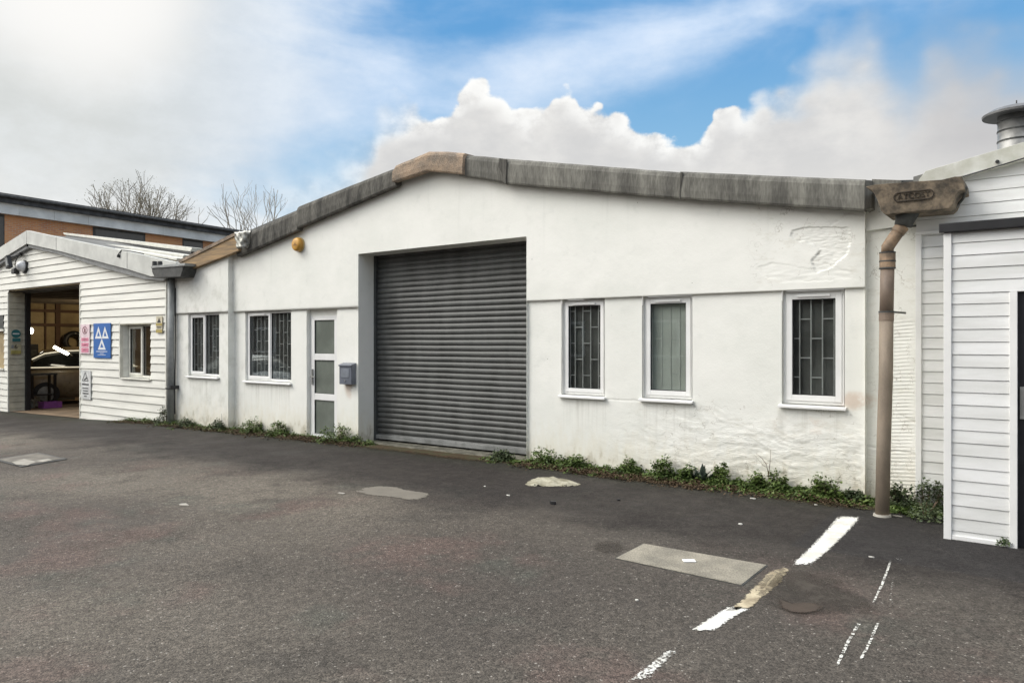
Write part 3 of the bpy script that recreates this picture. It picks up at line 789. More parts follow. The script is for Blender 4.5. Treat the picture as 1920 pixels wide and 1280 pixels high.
m.build('threshold', mat('mossy_concrete', (.17, .16, .13), .95, .3, 7, bump=.6, col2=(.05, .05, .035), fine=.4), WS)

# ---- windows
def frame_rect(m, x0, x1, z0, z1, y0, y1, w, wb=None):
    wb = wb or w
    m.box(x0, x0+w, y0, y1, z0, z1); m.box(x1-w, x1, y0, y1, z0, z1)
    m.box(x0+w, x1-w, y0+.0005, y1, z1-w, z1); m.box(x0+w, x1-w, y0+.0005, y1, z0, z0+wb)
def grille(parent, x0, x1, z0, z1, Y, sp=.115, vs=.41, ph=.0, first=.5, mat_=None):
    m = MB(); xs = []
    x = x0+sp*first
    while x < x1: xs.append(x); x += sp
    for x in xs: m.box(x-.006, x+.006, Y, Y+.008, z0, z1)
    al = [x0]+xs+[x1]
    for i in range(len(al)-1):
        z = z0 + (ph + (vs/2 if i % 2 else 0)) % vs
        while z < z1: m.box(al[i], al[i+1], Y+.001, Y+.008, z-.006, z+.006); z += vs
    return m.build('grille', mat_ or M_bar, parent)
def window(parent, key, label, x0, x1, z0, z1, Y, lights, sill=True, frame_m=None, rec=.045, fw=.035, sash_w=.05, pane_m=None, blind=None, gr=None, vent=True, wallm=None):
    fm = frame_m or M_upvc
    f = MB(); yb = Y+rec
    frame_rect(f, x0, x1, z0, z1, yb, yb+.07, fw)
    win = f.build('window', fm, parent, bevel=.003)
    if label: win['label'] = label
    xs = [x0+fw+(x1-x0-2*fw)*a for a in lights[0]]
    for i in range(len(xs)-1):
        a, b = xs[i], xs[i+1]
        kind = lights[1][i]
        if i: MB().box(a-.012, a+.012, yb+.001, yb+.07, z0+fw, z1-fw).build('mullion', fm, win)
        aa = a+(.012 if i else 0); bb = b-(.012 if i < len(xs)-2 else 0)
        if kind == 's':
            s = MB(); frame_rect(s, aa-.004, bb+.004, z0+fw-.006, z1-fw+.006, yb-.014, yb+.05, sash_w); s.build('sash', fm, win, bevel=.004)
            pa, pb, pz0, pz1 = aa+sash_w, bb-sash_w, z0+fw+sash_w, z1-fw-sash_w
            g = MB(); frame_rect(g, pa-.006, pb+.006, pz0-.006, pz1+.006, yb-.002, yb+.02, .009); g.build('gasket', M_dark, win)
            if vent: 
                v = MB(); v.box((aa+bb)/2-(bb-aa)*.3, (aa+bb)/2+(bb-aa)*.3, yb-.032, yb-.014, z1-fw-.032, z1-fw-.008); v.build('trickle_vent', fm, win, bevel=.004)
        else:
            pa, pb, pz0, pz1 = aa+.004, bb-.004, z0+fw, z1-fw
            g = MB(); frame_rect(g, pa-.003, pb+.003, pz0-.003, pz1+.003, yb+.006, yb+.028, .010); g.build('gasket', M_dark, win)
        MB().box(pa, pb, yb+.012, yb+.016, pz0, pz1).build('pane', pane_m or M_glass, win)
        if gr: grille(win, pa, pb, pz0, pz1, yb+gr.get('d', .045), ph=gr.get('ph', .1), first=gr.get('first', [.5, .5])[i], mat_=gr.get('m'))
    if blind is not None:
        MB().box(x0-.02, x1+.02, yb+.075, yb+.08, z0-.02, z1).build('blind', blind, win)  # real blind only in the grey green window; added backdrop in the others
    if sill:
        s = MB(); s.prism([(x0-.035, Y-.055, z0-.048), (x0-.035, Y+rec+.02, z0-.03), (x0-.035, Y+rec+.02, z0-.002), (x0-.035, Y-.05, z0-.022), (x0-.035, Y-.055, z0-.026)], (x1-x0+.06, 0, 0))
        s.build('sill', fm, win, bevel=.003)
    # reveal of the opening
    r = MB(); yy = yb+.10; wm = wallm or M_render
    r.quad((x0-.001, Y-.0, z0-.04), (x0-.001, yy, z0-.04), (x0-.001, yy, z1+.03), (x0-.001, Y-.0, z1+.03))
    r.quad((x1+.001, Y-.0, z0-.04), (x1+.001, yy, z0-.04), (x1+.001, yy, z1+.03), (x1+.001, Y-.0, z1+.03))
    r.quad((x0, Y, z0-.002), (x1, Y, z0-.002), (x1, yy, z0-.002), (x0, yy, z0-.002))
    r.quad((x0, Y-.02, z1+.01), (x1, Y-.02, z1+.01), (x1, yy, z1+.01), (x0, yy, z1+.01))
    r.build('reveal', wm, win)
    return win
def wz1(k): a = OP[k]; return (zl(a[0])+zl(a[1]))/2
def W(k, label, Y, lights, **kw):
    a = OP[k]; z1 = min(zl(a[0]), zl(a[1]))-.004
    return window(WS, k, label, a[0]+.006, a[1]-.006, a[2]+.03, z1, Y, lights, **kw)
W('wa', 'two-light window nearest the grey drainpipe', YL, ([0, .5, 1], 'sf'), gr={'first': [.9, .4], 'ph': .12}, vent=False, blind=M_dim)  # no blind here, added backdrop
W('wb', 'two-light window left of the glazed door', D, ([0, .53, 1], 'sf'), gr={'first': [.3, .5], 'ph': .22}, blind=M_dim)  # no blind here, added backdrop
W('w1', 'narrow barred window right of the shutter', D, ([0, 1], 's'), gr={'first': [.55], 'ph': .16}, sash_w=.045, blind=M_dim)  # no blind here, added backdrop
W('w2', 'window with a grey green blind', D, ([0, 1], 's'), gr={'first': [.9], 'ph': .2, 'd': .068, 'm': mat('blind_seam', (.58, .61, .58), .7)}, sash_w=.055, blind=M_blind)
W('w3', 'barred window nearest the brown drainpipe', D, ([0, 1], 's'), gr={'first': [.5], 'ph': .18}, sash_w=.06, blind=M_dim)  # no blind here, added backdrop

# ---- glazed door
a = OP['door']; dx0, dx1 = a[0]+.01, a[1]-.01; dz0 = a[2]; dz1 = PZ(603, 592)
f = MB(); frame_rect(f, dx0, dx1, dz0, dz1, D+.07, D+.14, .05); door = f.build('door', M_upvc, WS, bevel=.004)
door['label'] = 'white glazed door with three stacked frosted panes'
s = MB(); sx0, sx1 = dx0+.052, dx1-.052
zs = [PZ(605, y, D+.06) for y in (814, 750, 738, 675, 663, 600)]
s.box(sx0, sx0+.075, D+.055, D+.12, dz0+.05, dz1-.052); s.box(sx1-.075, sx1, D+.055, D+.12, dz0+.05, dz1-.052)
ed = [dz0+.05]+zs+[dz1-.052]
for i in range(0, 8, 2): s.box(sx0+.075, sx1-.075, D+.056, D+.12, ed[i], ed[i+1])
s.build('door_leaf', M_upvc, door, bevel=.005)
for i in range(1, 7, 2):
    g = MB(); frame_rect(g, sx0+.068, sx1-.068, ed[i]-.006, ed[i+1]+.006, D+.062, D+.08, .012); g.build('gasket', M_dark, door)
    MB().box(sx0+.075, sx1-.075, D+.078, D+.084, ed[i], ed[i+1]).build('frosted_pane', M_frost, door)
h = MB(); hz = PZ(578, 706); h.box(sx0+.02, sx0+.05, D+.03, D+.055, hz-.13, hz+.13); h.tube([(sx0+.035, D+.045, hz), (sx0+.035, D+.0, hz), (sx0+.15, D+.0, hz)], .010, 8)
h.build('door_handle', M_galv, door, bevel=.002)
MB().box(dx0-.02, dx1+.02, D-.04, D+.14, dz0-.05, dz0-.003).build('door_sill', M_upvc, door, bevel=.004)
r = MB()
for xx in (a[0]+.001, a[1]-.001): r.quad((xx, D, dz0-.1), (xx, D+.16, dz0-.1), (xx, D+.16, zl(xx)+.02), (xx, D, zl(xx)+.02))
r.quad((a[0], D-.03, zl(a[0])+.002), (a[1], D-.03, zl(a[1])+.002), (a[1], D+.16, zl(a[1])+.002), (a[0], D+.16, zl(a[0])+.002))
r.box(a[0], a[1], D+.075, D+.13, dz1, zl(a[0])+.03)
r.build('reveal', M_render, door)

# ------------------------------------------------------------------ pier between the two right-hand buildings
XP0, XP1 = XR, PX(1719)
m = MB(); YP = D+.05
xs = grid_axis([XP0-.02, XP1+.02], .011); zs_ = grid_axis([-.2, PZ(1670, 429, YP)], .011)
for x in xs:
    for z in zs_:
        v = Vector((x, z, 0)); d = .003*noise.noise(v*5)
        rr = [(1645, 1720, 595, 700), (1645, 1718, 700, 930)]
        hm = noise.noise(Vector((x*4, z*3, 3)))
        k = sm(PX(1642), PX(1652), x)*(1-sm(PX(1700, D)+.0, PX(1716), x+.05*hm))*sm(1.85, 1.75, z+.08*hm)*sm(-.1, .2, z)
        k *= .25+.75*sm(-.15, .1, noise.noise(Vector((2, z*1.8, 5)))+.15)
        wv = math.sin(2*math.pi*(z+.012*math.sin(x*7)+.01*noise.noise(Vector((x*5, z*3, 0))))/.036)
        d += k*(.004+.0045*wv)
        d += .012*math.exp(-((z-(1.05-.55*(x-XP0)+.05*noise.noise(Vector((x*12, 1, 1)))))/.006)**2)*sm(PX(1675), PX(1690), x)
        d += .012*math.exp(-((z-(.55-.1*(x-XP0)+.04*noise.noise(Vector((x*12, 5, 1)))))/.006)**2)
        m.v.append(Vector((x, YP+d, z)))
nz = len(zs_)
for i in range(len(xs)-1):
    for k in range(nz-1): a = i*nz+k; m.f.append((a, a+nz, a+nz+1, a+1))
m.build('pier', M_render, WS, smooth=True)
zt = PZ(1670, 429, D)
m = MB(); m.prism([(XP0-.002, YP-.04, zt), (XP1, YP-.04, zt+.03), (XP1, YP-.04, PZ(1719, 338)), (XP0-.002, YP-.04, PZ(1625, 345))], (0, .12, 0))
m.build('pier_head', M_render, WS)
m = MB(); m.quad((XR, D-.036, -.2), (XR, YP+.05, -.2), (XR, YP+.05, topr(XR)), (XR, D-.036, topr(XR))); m.build('reveal', M_render, WS)

# ------------------------------------------------------------------ siren, letter box
c = P(563, 459, D-.035); root = thing('alarm_siren', 'round amber alarm siren high on the white wall above the door', 'siren', c)
MB().tube([c, c+Vector((0, -.03, 0))], .125, 28).build('back_plate', mat('faded_amber', (.60, .44, .20), .5), root, bevel=.004)
m = MB(); m.tube([c+Vector((0, -.03, 0)), c+Vector((0, -.07, 0)), c+Vector((0, -.1, 0)), c+Vector((0, -.11, 0))], [.12, .118, .105, .07], 28); m.build('cover', M_yellow, root, smooth=True)
m = MB(); m.box(c.x-.05, c.x+.05, c.y-.114, c.y-.108, c.z-.022, c.z-.010); m.prism([(c.x-.028, c.y-.114, c.z-.006), (c.x+.03, c.y-.114, c.z-.006), (c.x, c.y-.114, c.z+.03)], (0, .006, 0))
m.build('embossed_mark', mat('brown_mark', (.3, .15, .03), .5), root)
a0 = P(636, 721, D-.1); b0 = P(661, 681, D-.1)
root = thing('letter_box', 'slate grey letter box on the wall right of the glazed door', 'letter box', ((a0.x+b0.x)/2, D, a0.z))
MB().box(a0.x, b0.x-.03, D-.10, D-.001, a0.z+.01, b0.z-.02).build('box', M_postbox, root, bevel=.008)
MB().prism([(a0.x-.008, D-.115, b0.z-.05), (a0.x-.008, D-.115, b0.z-.03), (a0.x-.008, D-.002, b0.z+.005), (a0.x-.008, D-.002, b0.z-.02)], (b0.x-.03-a0.x+.016, 0, 0)).build('flap', M_postbox, root, bevel=.004)
MB().box(a0.x+.05, b0.x-.08, D-.106, D-.099, a0.z+.12, b0.z-.09).build('panel', mat('slate_panel', (.20, .22, .255), .4), root, bevel=.004)
MB().tube([((a0.x+b0.x-.03)/2, D-.103, a0.z+.07), ((a0.x+b0.x-.03)/2, D-.112, a0.z+.07)], .012, 12).build('lock', M_galv, root)

# ------------------------------------------------------------------ brown hopper and downpipe on the right
YH = 7.58
hf = [P(1622, 350, YH), P(1640, 346, YH), P(1700, 341, YH), P(1765, 337, YH), P(1790, 331, YH), P(1803, 331, YH), P(1807, 340, YH), P(1809, 356, YH), P(1800, 358, YH), P(1793, 366, YH), P(1786, 384, YH), P(1778, 391, YH),
      P(1700, 398, YH), P(1660, 403, YH), P(1652, 396, YH), P(1645, 375, YH), P(1636, 358, YH)]
root = thing('rainwater_hopper', 'large weathered brown rainwater hopper where the roofs meet', 'hopper', P(1715, 400, YH))
MB().prism(hf, (0, .40, 0)).build('trough', M_hop, root, bevel=.008)
m = MB(); rim = []
cc_ = P(1713, 367, YH-.004)
def oval(rw, rh, n=28): return [cc_+Vector((math.copysign(rw-rh, math.cos(t))+rh*math.cos(t), 0, rh*math.sin(t) + .11*0)) for t in [2*math.pi*(k+.5)/n for k in range(n)]]
o1, o2 = oval(.165, .045), oval(.155, .036)
for k in range(28):
    j = (k+1) % 28; m.prism([o1[k], o1[j], o2[j], o2[k]], (0, -.008, 0))
m.build('oval_rim', M_hopd, root)
text_mesh('ATCOST', .068, cc_+Vector((0, -.004, 0)), .004).build('raised_lettering', M_hopd, root)
m = MB(); m.tube([P(1703, 396, YH+.15)+Vector((0, 0, .03)), P(1697, 412, YH+.15), P(1693, 424, YH+.15)], [.12, .085, .075], 16); m.build('outlet', M_dgrey, root, smooth=True)
m = MB(); m.tube([P(1800, 345, YH+.06), P(1812, 352, YH+.1), P(1806, 372, YH+.2), P(1785, 398, YH+.3)], .012, 8); m.build('strap', M_dgrey, root)
root = thing('drainpipe', 'brown drainpipe standing away from the wall under the hopper', 'drainpipe', G(1654, 968))
pb = G(1654, 967); pt = P(1664, 500, 7.68); p1 = P(1664, 474, 7.69); p2 = P(1676, 446, 7.71); p3 = P(1692, 424, 7.73)
mid = pb.lerp(pt, .55)+Vector((.006, 0, 0))
MB().tube([pb, pb.lerp(pt, .3), mid, pb.lerp(pt, .80)], .0605, 24).build('lower_pipe', mat('faded_pipe', (.24, .195, .150), .65, .14, 5, col2=(.165, .135, .105), fine=.06, bump=.15, stretch=(1, 1, .4)), root, smooth=True)
pc = pb.lerp(pt, .80)
MB().tube([pc, pt], .060, 24).build('upper_pipe', M_pipe, root, smooth=True)
m = MB(); m.tube([pc-(pt-pc).normalized()*.05, pc+(pt-pc).normalized()*.012], .064, 24); m.tube([pc+(pt-pc).normalized()*.012, pc+(pt-pc).normalized()*.02], .067, 24); m.build('socket', M_pipe, root)
m = MB(); m.tube([pt-Vector((0, 0, .015)), p1], .069, 24); m.build('coupling', M_pipe2, root)
m = MB()
for f in (0, .45, 1): q = (pt-Vector((0, 0, .015))).lerp(p1, f); m.tube([q-Vector((0, 0, .006)), q+Vector((0, 0, .006))], .072, 24)
m.build('collar', M_dgrey, root)
MB().tube([p1, p1+Vector((0, 0, .05)), p2, p3.lerp(p2, .3)], .056, 20).build('bend', M_pipe2, root, smooth=True)
MB().tube([p2.lerp(p3, .45), p3], .062, 20).build('bend_collar', M_pipe2, root)
m = MB(); q = pb.lerp(pt, .815); m.tube([q-Vector((0, 0, .008)), q+Vector((0, 0, .008))], .069, 20); m.bar(q+Vector((.05, .04, 0)), q+Vector((.10, .38, 0)), .012, .018); m.build('clip', M_dgrey, root)
m = MB(); m.tube([pb+Vector((0, 0, .001)), pb+Vector((0, 0, .02))], [.078, .073], 20); m.build('mortar_ring', mat('pale_mortar', (.45, .43, .38), .9), root)

# ------------------------------------------------------------------ neighbour with white boards, right
NB = thing('boarded_unit', 'white boarded unit with a projecting porch at far right', 'building', (1.5, D, 0))
def boards(name, x0f, x1f, z0, z1, Y, pitch, mat_, parent, openings=(), out=.014, lean=.0, side=None, gap=.004):
    """horizontal boards, each its own lapped strip; x0f/x1f give the end of a board at height z"""
    m = MB(); n = int(math.ceil((z1-z0)/pitch))
    for k in range(n):
        a, b = z0+k*pitch, min(z0+(k+1)*pitch, z1)
        if b-a < .01: continue
        segs = [(x0f(a), x1f(a), x0f(b), x1f(b))]
        zm = (a+b)/2
        for (ox0, ox1, oz0, oz1) in openings:
            if oz0 < zm < oz1:
                ns = []
                for (p_, q_, r_, s_) in segs:
                    if ox0 > p_: ns.append((p_, min(ox0, q_), r_, min(ox0, s_)))
                    if ox1 < q_: ns.append((max(ox1, p_), q_, max(ox1, r_), s_))
                segs = ns
        for (p_, q_, r_, s_) in segs:
            if q_-p_ < .005: continue
            j = .0015*noise.noise(Vector((k*3.7, p_, 0)))
            ya, yb = Y-out+j, Y-.003
            def T(x, y, z): return Vector((x, y, z)) if side is None else Vector((side[0]-(Y-y)*side[1]*0+(Y-y), x, z))
            m.quad(T(p_, ya, a+gap), T(q_, ya, a+gap), T(s_, yb-.004, b), T(r_, yb-.004, b))
            m.quad(T(p_, ya, a+gap), T(q_, ya, a+gap), T(q_, Y+.012, a+gap-.001), T(p_, Y+.012, a+gap-.001))
            m.quad(T(p_, Y+.012, a-.001), T(q_, Y+.012, a-.001), T(q_, Y+.012, a+gap), T(p_, Y+.012, a+gap))
            m.quad(T(r_, Y-.007, b), T(s_, Y-.007, b), T(s_, Y+.012, b+.0005), T(r_, Y+.012, b+.0005))
    return m.build(name, mat_, parent)
NX0 = XP1; NX1 = 7.0
YN = D-.02
def vtop(x): return lerp([(PX(1720, YN), PZ(1720, 346, YN)), (PX(1920, YN), PZ(1920, 290, YN)), (3, 4.6), (7, 3.6)], x)
zsplit = PZ(1745, 434, YN)
nx_top = lambda z: max(NX0, lerp([(PZ(1720, 344, YN), PX(1722, YN)), (PZ(1920, 290, YN), PX(1918, YN)), (4.6, 3)], z)-.08)
boards('cladding', nx_top, lambda z: NX1, zsplit, 4.3, YN, .11, M_board, NB)
boards('cladding', lambda z: NX0+.045, lambda z: NX1, -.3, zsplit-.03, YN, .1075, M_board, NB)
MB().box(NX0-.005, NX0+.045, YN-.03, YN+.02, -.3, zsplit-.002).build('corner_trim', M_upvc, NB, bevel=.003)
MB().box(NX0+.0, PX(1772, YN)+.3, YN-.034, YN+.01, zsplit-.03, zsplit+.004).build('head_trim', M_upvc, NB, bevel=.003)
# bare strip to the left of the upper boards
q = [P(1719, 346, YN+.006), P(1784, 330, YN+.006), P(1784, 428, YN+.006), P(1719, 436, YN+.006)]
MB().prism([(x.x, x.y, x.z) for x in q], (0, .05, 0)).build('backing_board', M_vwhite, NB)
sb = MB()
sb.quad((NX0, YN+.02, -.4), (NX0, D+12, -.4), (NX0, D+12, 3.1), (NX0, YN+.02, 3.1)); sb.quad((NX1, YN, -.4), (NX1, D+12, -.4), (NX1, D+12, 3.5), (NX1, YN, 3.5))
sb.quad((NX0, D+12, -.4), (NX1, D+12, -.4), (NX1, D+12, 3.4), (NX0, D+12, 3.4)); sb.quad((NX0, YN+.02, -.4), (NX1, YN+.02, -.4), (NX1, YN+.02, 3.4), (NX0, YN+.02, 3.1))
sb.build('shell', M_vwhite, NB)
q = [P(1722, 338, YN-.1), P(1735, 321, YN-.1), P(1920, 266, YN-.1), P(1920, 300, YN-.1), P(1810, 329, YN-.1), P(1728, 346, YN-.1)]
s3 = (q[2].z-q[1].z)/(q[2].x-q[1].x)
xe = 2.6
poly = [q[0], q[1], Vector((xe, q[2].y, q[2].z+s3*(xe-q[2].x))), Vector((xe, q[3].y, q[3].z+s3*(xe-q[3].x))), q[4], q[5]]
MB().prism(poly, (0, .1, 0)).build('barge_board', M_vwhite, NB, bevel=.004)
rz0 = q[1].z; rzt = poly[2].z
MB().prism([(NX0-.02, YN-.05, rz0-.03), (xe, YN-.05, rzt-.03), (NX1, YN-.05, 3.4), (NX1, YN-.05, 3.34), (xe, YN-.05, rzt-.09), (NX0-.02, YN-.05, rz0-.09)], (0, 12, 0)).build('roof', M_roof, NB)
m = MB(); m.tube([P(1806, 331, YN-.12), P(1860, 315, YN-.13), P(1922, 296, YN-.12), Vector((1.2, YN-.12, 4.0))], .006, 6); o = m.build('cable', M_dark)
tag(o, 'thin black cable running up the white roof edge from the brown hopper', 'cable')
MB().tube([P(1870, 303, YN-.1), P(1870, 303, YN-.125)], .016, 10).build('bolt', M_dgrey, NB)
# porch
YQ = 6.95; QX0 = PX(1770, YQ); QX1 = 2.6; QZ = PZ(1770, 437, YQ)
PO = NB
dX0 = PX(1908, YQ); dZ = PZ(1905, 547, YQ)
boards('porch_cladding', lambda z: QX0+.055, lambda z: QX1, dZ, QZ-.005, YQ, .1015, M_board, PO)
boards('porch_cladding', lambda z: QX0+.055, lambda z: PX(1893, YQ), -.03+gz(QX0), dZ, YQ, .1015, M_board, PO)
MB().box(QX0, QX0+.055, YQ-.03, YQ+.03, -.01, QZ-.005).build('corner_trim', M_upvc, PO, bevel=.004)
MB().box(PX(1893, YQ), dX0, YQ-.03, YQ+.03, -.01, dZ+.0).build('corner_trim', M_upvc, PO, bevel=.004)
MB().box(QX0+.055, PX(1893, YQ), YQ-.024, YQ+.0, .0, .035).build('base_trim', M_upvc, PO, bevel=.004)
MB().box(QX0-.03, QX1, YQ-.06, YQ+.06, QZ-.003, QZ+.072).build('porch_fascia', M_dark, PO, bevel=.006)
m = MB(); m.quad((QX0+.003, YQ+.03, -.2), (QX0+.003, YN, -.2), (QX0+.003, YN, QZ), (QX0+.003, YQ+.03, QZ)); m.quad((QX0-.03, YQ+.055, QZ+.03), (QX1, YQ+.055, QZ+.03), (QX1, YN, QZ+.06), (QX0-.03, YN, QZ+.06)); m.build('porch_shell', M_vwhite, PO)
MB().box(dX0, dX0+.95, YQ+.02, YQ+.06, 0, dZ-.0).build('porch_door', mat('black_door', (.018, .018, .022), .4), PO, bevel=.004)
m = MB(); m.box(dX0+.015, dX0+.045, YQ-.0, YQ+.02, 1.0, 1.25); m.build('door_handle', M_galv, PO)
boards('porch_cladding', lambda z: dX0+1.0, lambda z: QX1, 0, dZ, YQ, .1015, M_board, PO)
# flue on the neighbour's roof
YF = 11.0; fc = P(1906, 240, YF); root = thing('roof_flue', 'grey metal flue with a wide flat cowl above the white boarded roof', 'flue', (fc.x, YF, 3.5))
fx = fc.x; zz = [PZ(1906, y, YF) for y in (330, 272, 250, 232, 216, 206, 196)]
MB().tube([(fx, YF, 2.9), (fx, YF, zz[4])], .20, 24).build('pipe', M_galv, root, smooth=True)
m = MB()
for z in (zz[1]+.05, zz[2]+.03, zz[3]+.03): m.tube([(fx, YF, z-.008), (fx, YF, z+.008)], .206, 24)
m.build('seam_ring', M_dgrey, root)
MB().tube([(fx, YF, zz[4]-.01), (fx, YF, zz[4]+.015), (fx, YF, zz[5]), (fx, YF, zz[6])], [.36, .365, .28, .05], 32).build('cowl', mat('cowl_steel', (.2, .2, .2), .5, metal=.4), root)
MB().tube([(fx, YF, zz[6]-.02), (fx, YF, zz[6]+.05)], .008, 6).build('rod', M_dgrey, root)

# ------------------------------------------------------------------ boarded garage, left
GA = thing('boarded_garage', 'cream boarded garage with an open doorway and a grey white gable edge', 'building', (PX(100), D, -.3))
GX0, GX1 = -29.9, PX(314)
gax = PX(50); gzt = PZ(50, 457)
def g_r(z):   # right end of a board at height z (under the sloping verge)
    zr = PZ(305, 524); return GX1 if z < zr else max(gax, GX1+(gax-GX1)*(z-zr)/(gzt-zr))+.1
def g_l(z):
    zr = PZ(305, 524); return GX0 if z < zr else min(gax, GX0+(gax-GX0)*(z-zr)/(gzt-zr))-.1
GO = (PX(17), PX(151), -1, PZ(90, 540))
wg = (PX(226), PX(284), PZ(255, 709), PZ(255, 603))
ZG0 = -.42
boards('siding', g_l, g_r, ZG0, gzt+.1, D, .1715, M_boardg, GA, openings=[GO, wg, (PX(-40), PX(9), PZ(4, 690), PZ(4, 590))], out=.028, gap=.012)
MB().box(GO[1]-.0, GO[1]+.05, D-.028, D+.1, ZG0, GO[3]).build('door_trim', M_upvc_old, GA, bevel=.004)
MB().box(GO[0]-.04, GO[0], D-.028, D+.02, ZG0, GO[3]).build('door_trim', M_upvc_old, GA, bevel=.004)
MB().box(GX1-.035, GX1+.01, D-.03, D+.02, ZG0, PZ(312, 520)).build('corner_trim', M_upvc_old, GA, bevel=.004)
yi = XAT(46, GO[0])
m = boards('reveal_boards', lambda z: D, lambda z: yi, ZG0, GO[3], D, .1715, M_boardj, GA, side=(GO[0], 1), out=.016, gap=.008)
m = MB(); m.quad((GO[0], D-.02, GO[3]), (GO[0], D+.5, GO[3]), (GO[1], D+.5, GO[3]), (GO[1], D-.02, GO[3])); m.box(GO[0]-.3, GO[1]+.2, D+.35, D+.42, GO[3]-.02, GO[3]+.3); m.build('door_head', M_dgrey, GA)
m = MB(); m.box(GO[0]-.05, GO[0]+.10, yi+.003, yi+.12, ZG0, GO[3]); m.build('shutter_guide', M_dark, GA); m = MB(); m.box(GO[1]+.0, GO[1]+.12, D+.12, D+.3, ZG0, GO[3]); m.build('shutter_guide', M_dark, GA)
for px_ in (20, 26, 31): MB().box(PX(px_), PX(px_)+.05, D-.04, D-.02, GO[3]+.03, GO[3]+.05).build('hinge', M_dgrey, GA)
window(GA, 'wg', None, wg[0]+.12, wg[1]-.01, wg[2]+.02, wg[3]-.06, D, ([0, .52, 1], 'sf'), rec=.12, sash_w=.055, fw=.04, vent=False, frame_m=M_upvc_old, wallm=M_boardg)
MB().box(wg[0]-.01, wg[0]+.03, D-.028, D+.17, wg[2]-.02, wg[3]).build('window_trim', M_upvc_old, GA)
MB().box(wg[0]+.03, wg[0]+.125, D+.12, D+.2, wg[2]-.02, wg[3]).build('window_trim', M_upvc_old, GA)
MB().box(wg[0]+.03, wg[1]+.02, D-.02, D+.2, wg[3]-.06, wg[3]-.0).build('window_trim', M_boardj, GA)
# brick-filled opening at the very left
zz0, zz1 = PZ(4, 690), PZ(4, 590)
bx1 = PX(9)
MB().box(PX(-40), bx1, D+.04, D+.1, zz0, zz1-.35).build('brick_infill', brick_mat('red_brick', (.28, .09, .06), (.2, .06, .045), (.3, .25, .2)), GA)
MB().box(PX(-40), bx1-.05, D-.02, D+.05, zz1-.4, zz1-.02).build('blind_box', M_dgrey, GA)
MB().box(PX(-40), bx1+.03, D-.06, D+.05, zz1-.46, zz1-.40).build('ledge', M_upvc_old, GA)
MB().box(PX(-40), bx1+.03, D-.06, D+.05, zz0-.05, zz0).build('ledge', M_upvc_old, GA)
# gable edge
def gv(name, pts, Y, th, mat_): return MB().prism([P(x, y, Y) for x, y in pts], (0, th, 0)).build(name, mat_, GA, bevel=.004)
gv('barge_board', [(50, 432), (105, 444), (240, 472), (331, 492), (326, 518), (282, 518), (240, 505), (105, 469), (50, 457)], D-.16, .12, M_fasc)
q = [P(-12, 471, D-.162), P(49.5, 432, D-.162), P(49.5, 457, D-.162), P(-12, 496, D-.162)]
sl_ = (q[1].z-q[0].z)/(q[1].x-q[0].x); xl = GX0-.3
MB().prism([Vector((xl, q[0].y, q[1].z-(q[1].x-xl)*sl_)), q[1], q[2], Vector((xl, q[0].y, q[2].z-(q[1].x-xl)*sl_))], (0, .12, 0)).build('barge_board', M_fasc, GA, bevel=.004)
gv('lead_strip', [(50, 456), (105, 468), (200, 494), (282, 517), (312, 521), (306, 526), (270, 523), (195, 503), (105, 475), (50, 463)], D-.12, .1, M_lead)
MB().prism([Vector((xl, D-.12, q[2].z-(q[1].x-xl)*sl_)), Vector((q[1].x, D-.12, q[2].z)), Vector((q[1].x, D-.12, q[2].z-.09)), Vector((xl, D-.12, q[2].z-(q[1].x-xl)*sl_-.09))], (0, .1, 0)).build('lead_strip', M_lead, GA)
for px_ in (105, 238): 
    t_ = P(px_, {105: 445, 238: 473}[px_], D-.164); b_ = P(px_, {105: 468, 238: 503}[px_], D-.164); MB().box(t_.x-.006, t_.x+.006, t_.y, t_.y+.02, b_.z, t_.z).build('joint_strip', M_lead, GA)
gt = P(50, 436).z; ge = P(331, 496).z
MB().prism([(GX0-.2, D-.05, gt-(gax-GX0+.2)*sl_), (gax, D-.05, gt), (GX1+.3, D-.05, ge), (GX1+.3, D-.05, ge-.05), (gax, D-.05, gt-.05), (GX0-.2, D-.05, gt-.05-(gax-GX0+.2)*sl_)], (0, 14, 0)).build('roof', M_roof, GA)
# interior shell
M_cream = mat('grubby_cream_wall', (.42, .33, .19), .85, .22, 1.2, col2=(.24, .18, .1))
sh = MB()
sh.quad((GX0, D+.02, -.5), (GX0, D+12, -.5), (GX0, D+12, 3.3), (GX0, D+.02, 3.3)); sh.quad((GX1, D+.02, -.5), (GX1, D+12, -.5), (GX1, D+12, 3.3), (GX1, D+.02, 3.3))
sh.quad((GX0, D+12, -.5), (GX1, D+12, -.5), (GX1, D+12, 3.3), (GX0, D+12, 3.3)); sh.quad((GX0, D+.022, -.5), (GO[0], D+.022, -.5), (GO[0], D+.022, 3.2), (GX0, D+.022, 3.2))
sh.quad((GO[1], D+.022, -.5), (wg[0], D+.022, -.5), (wg[0], D+.022, 3.2), (GO[1], D+.022, 3.2)); sh.quad((wg[1], D+.022, -.5), (GX1, D+.022, -.5), (GX1, D+.022, 3.2), (wg[1], D+.022, 3.2))
sh.quad((wg[0], D+.022, -.5), (wg[1], D+.022, -.5), (wg[1], D+.022, wg[2]-.03), (wg[0], D+.022, wg[2]-.03)); sh.quad((GX0, D+.022, 3.2), (GX1, D+.022, 3.2), (gax, D+.022, gzt+.1), (gax, D+.022, gzt+.1))
sh.quad((wg[0], D+.022, wg[3]+.03), (wg[1], D+.022, wg[3]+.03), (wg[1], D+.022, 3.2), (wg[0], D+.022, 3.2)); sh.quad((GO[0], D+.022, GO[3]+.02), (GO[1], D+.022, GO[3]+.02), (GO[1], D+.022, 3.25), (GO[0], D+.022, 3.25))
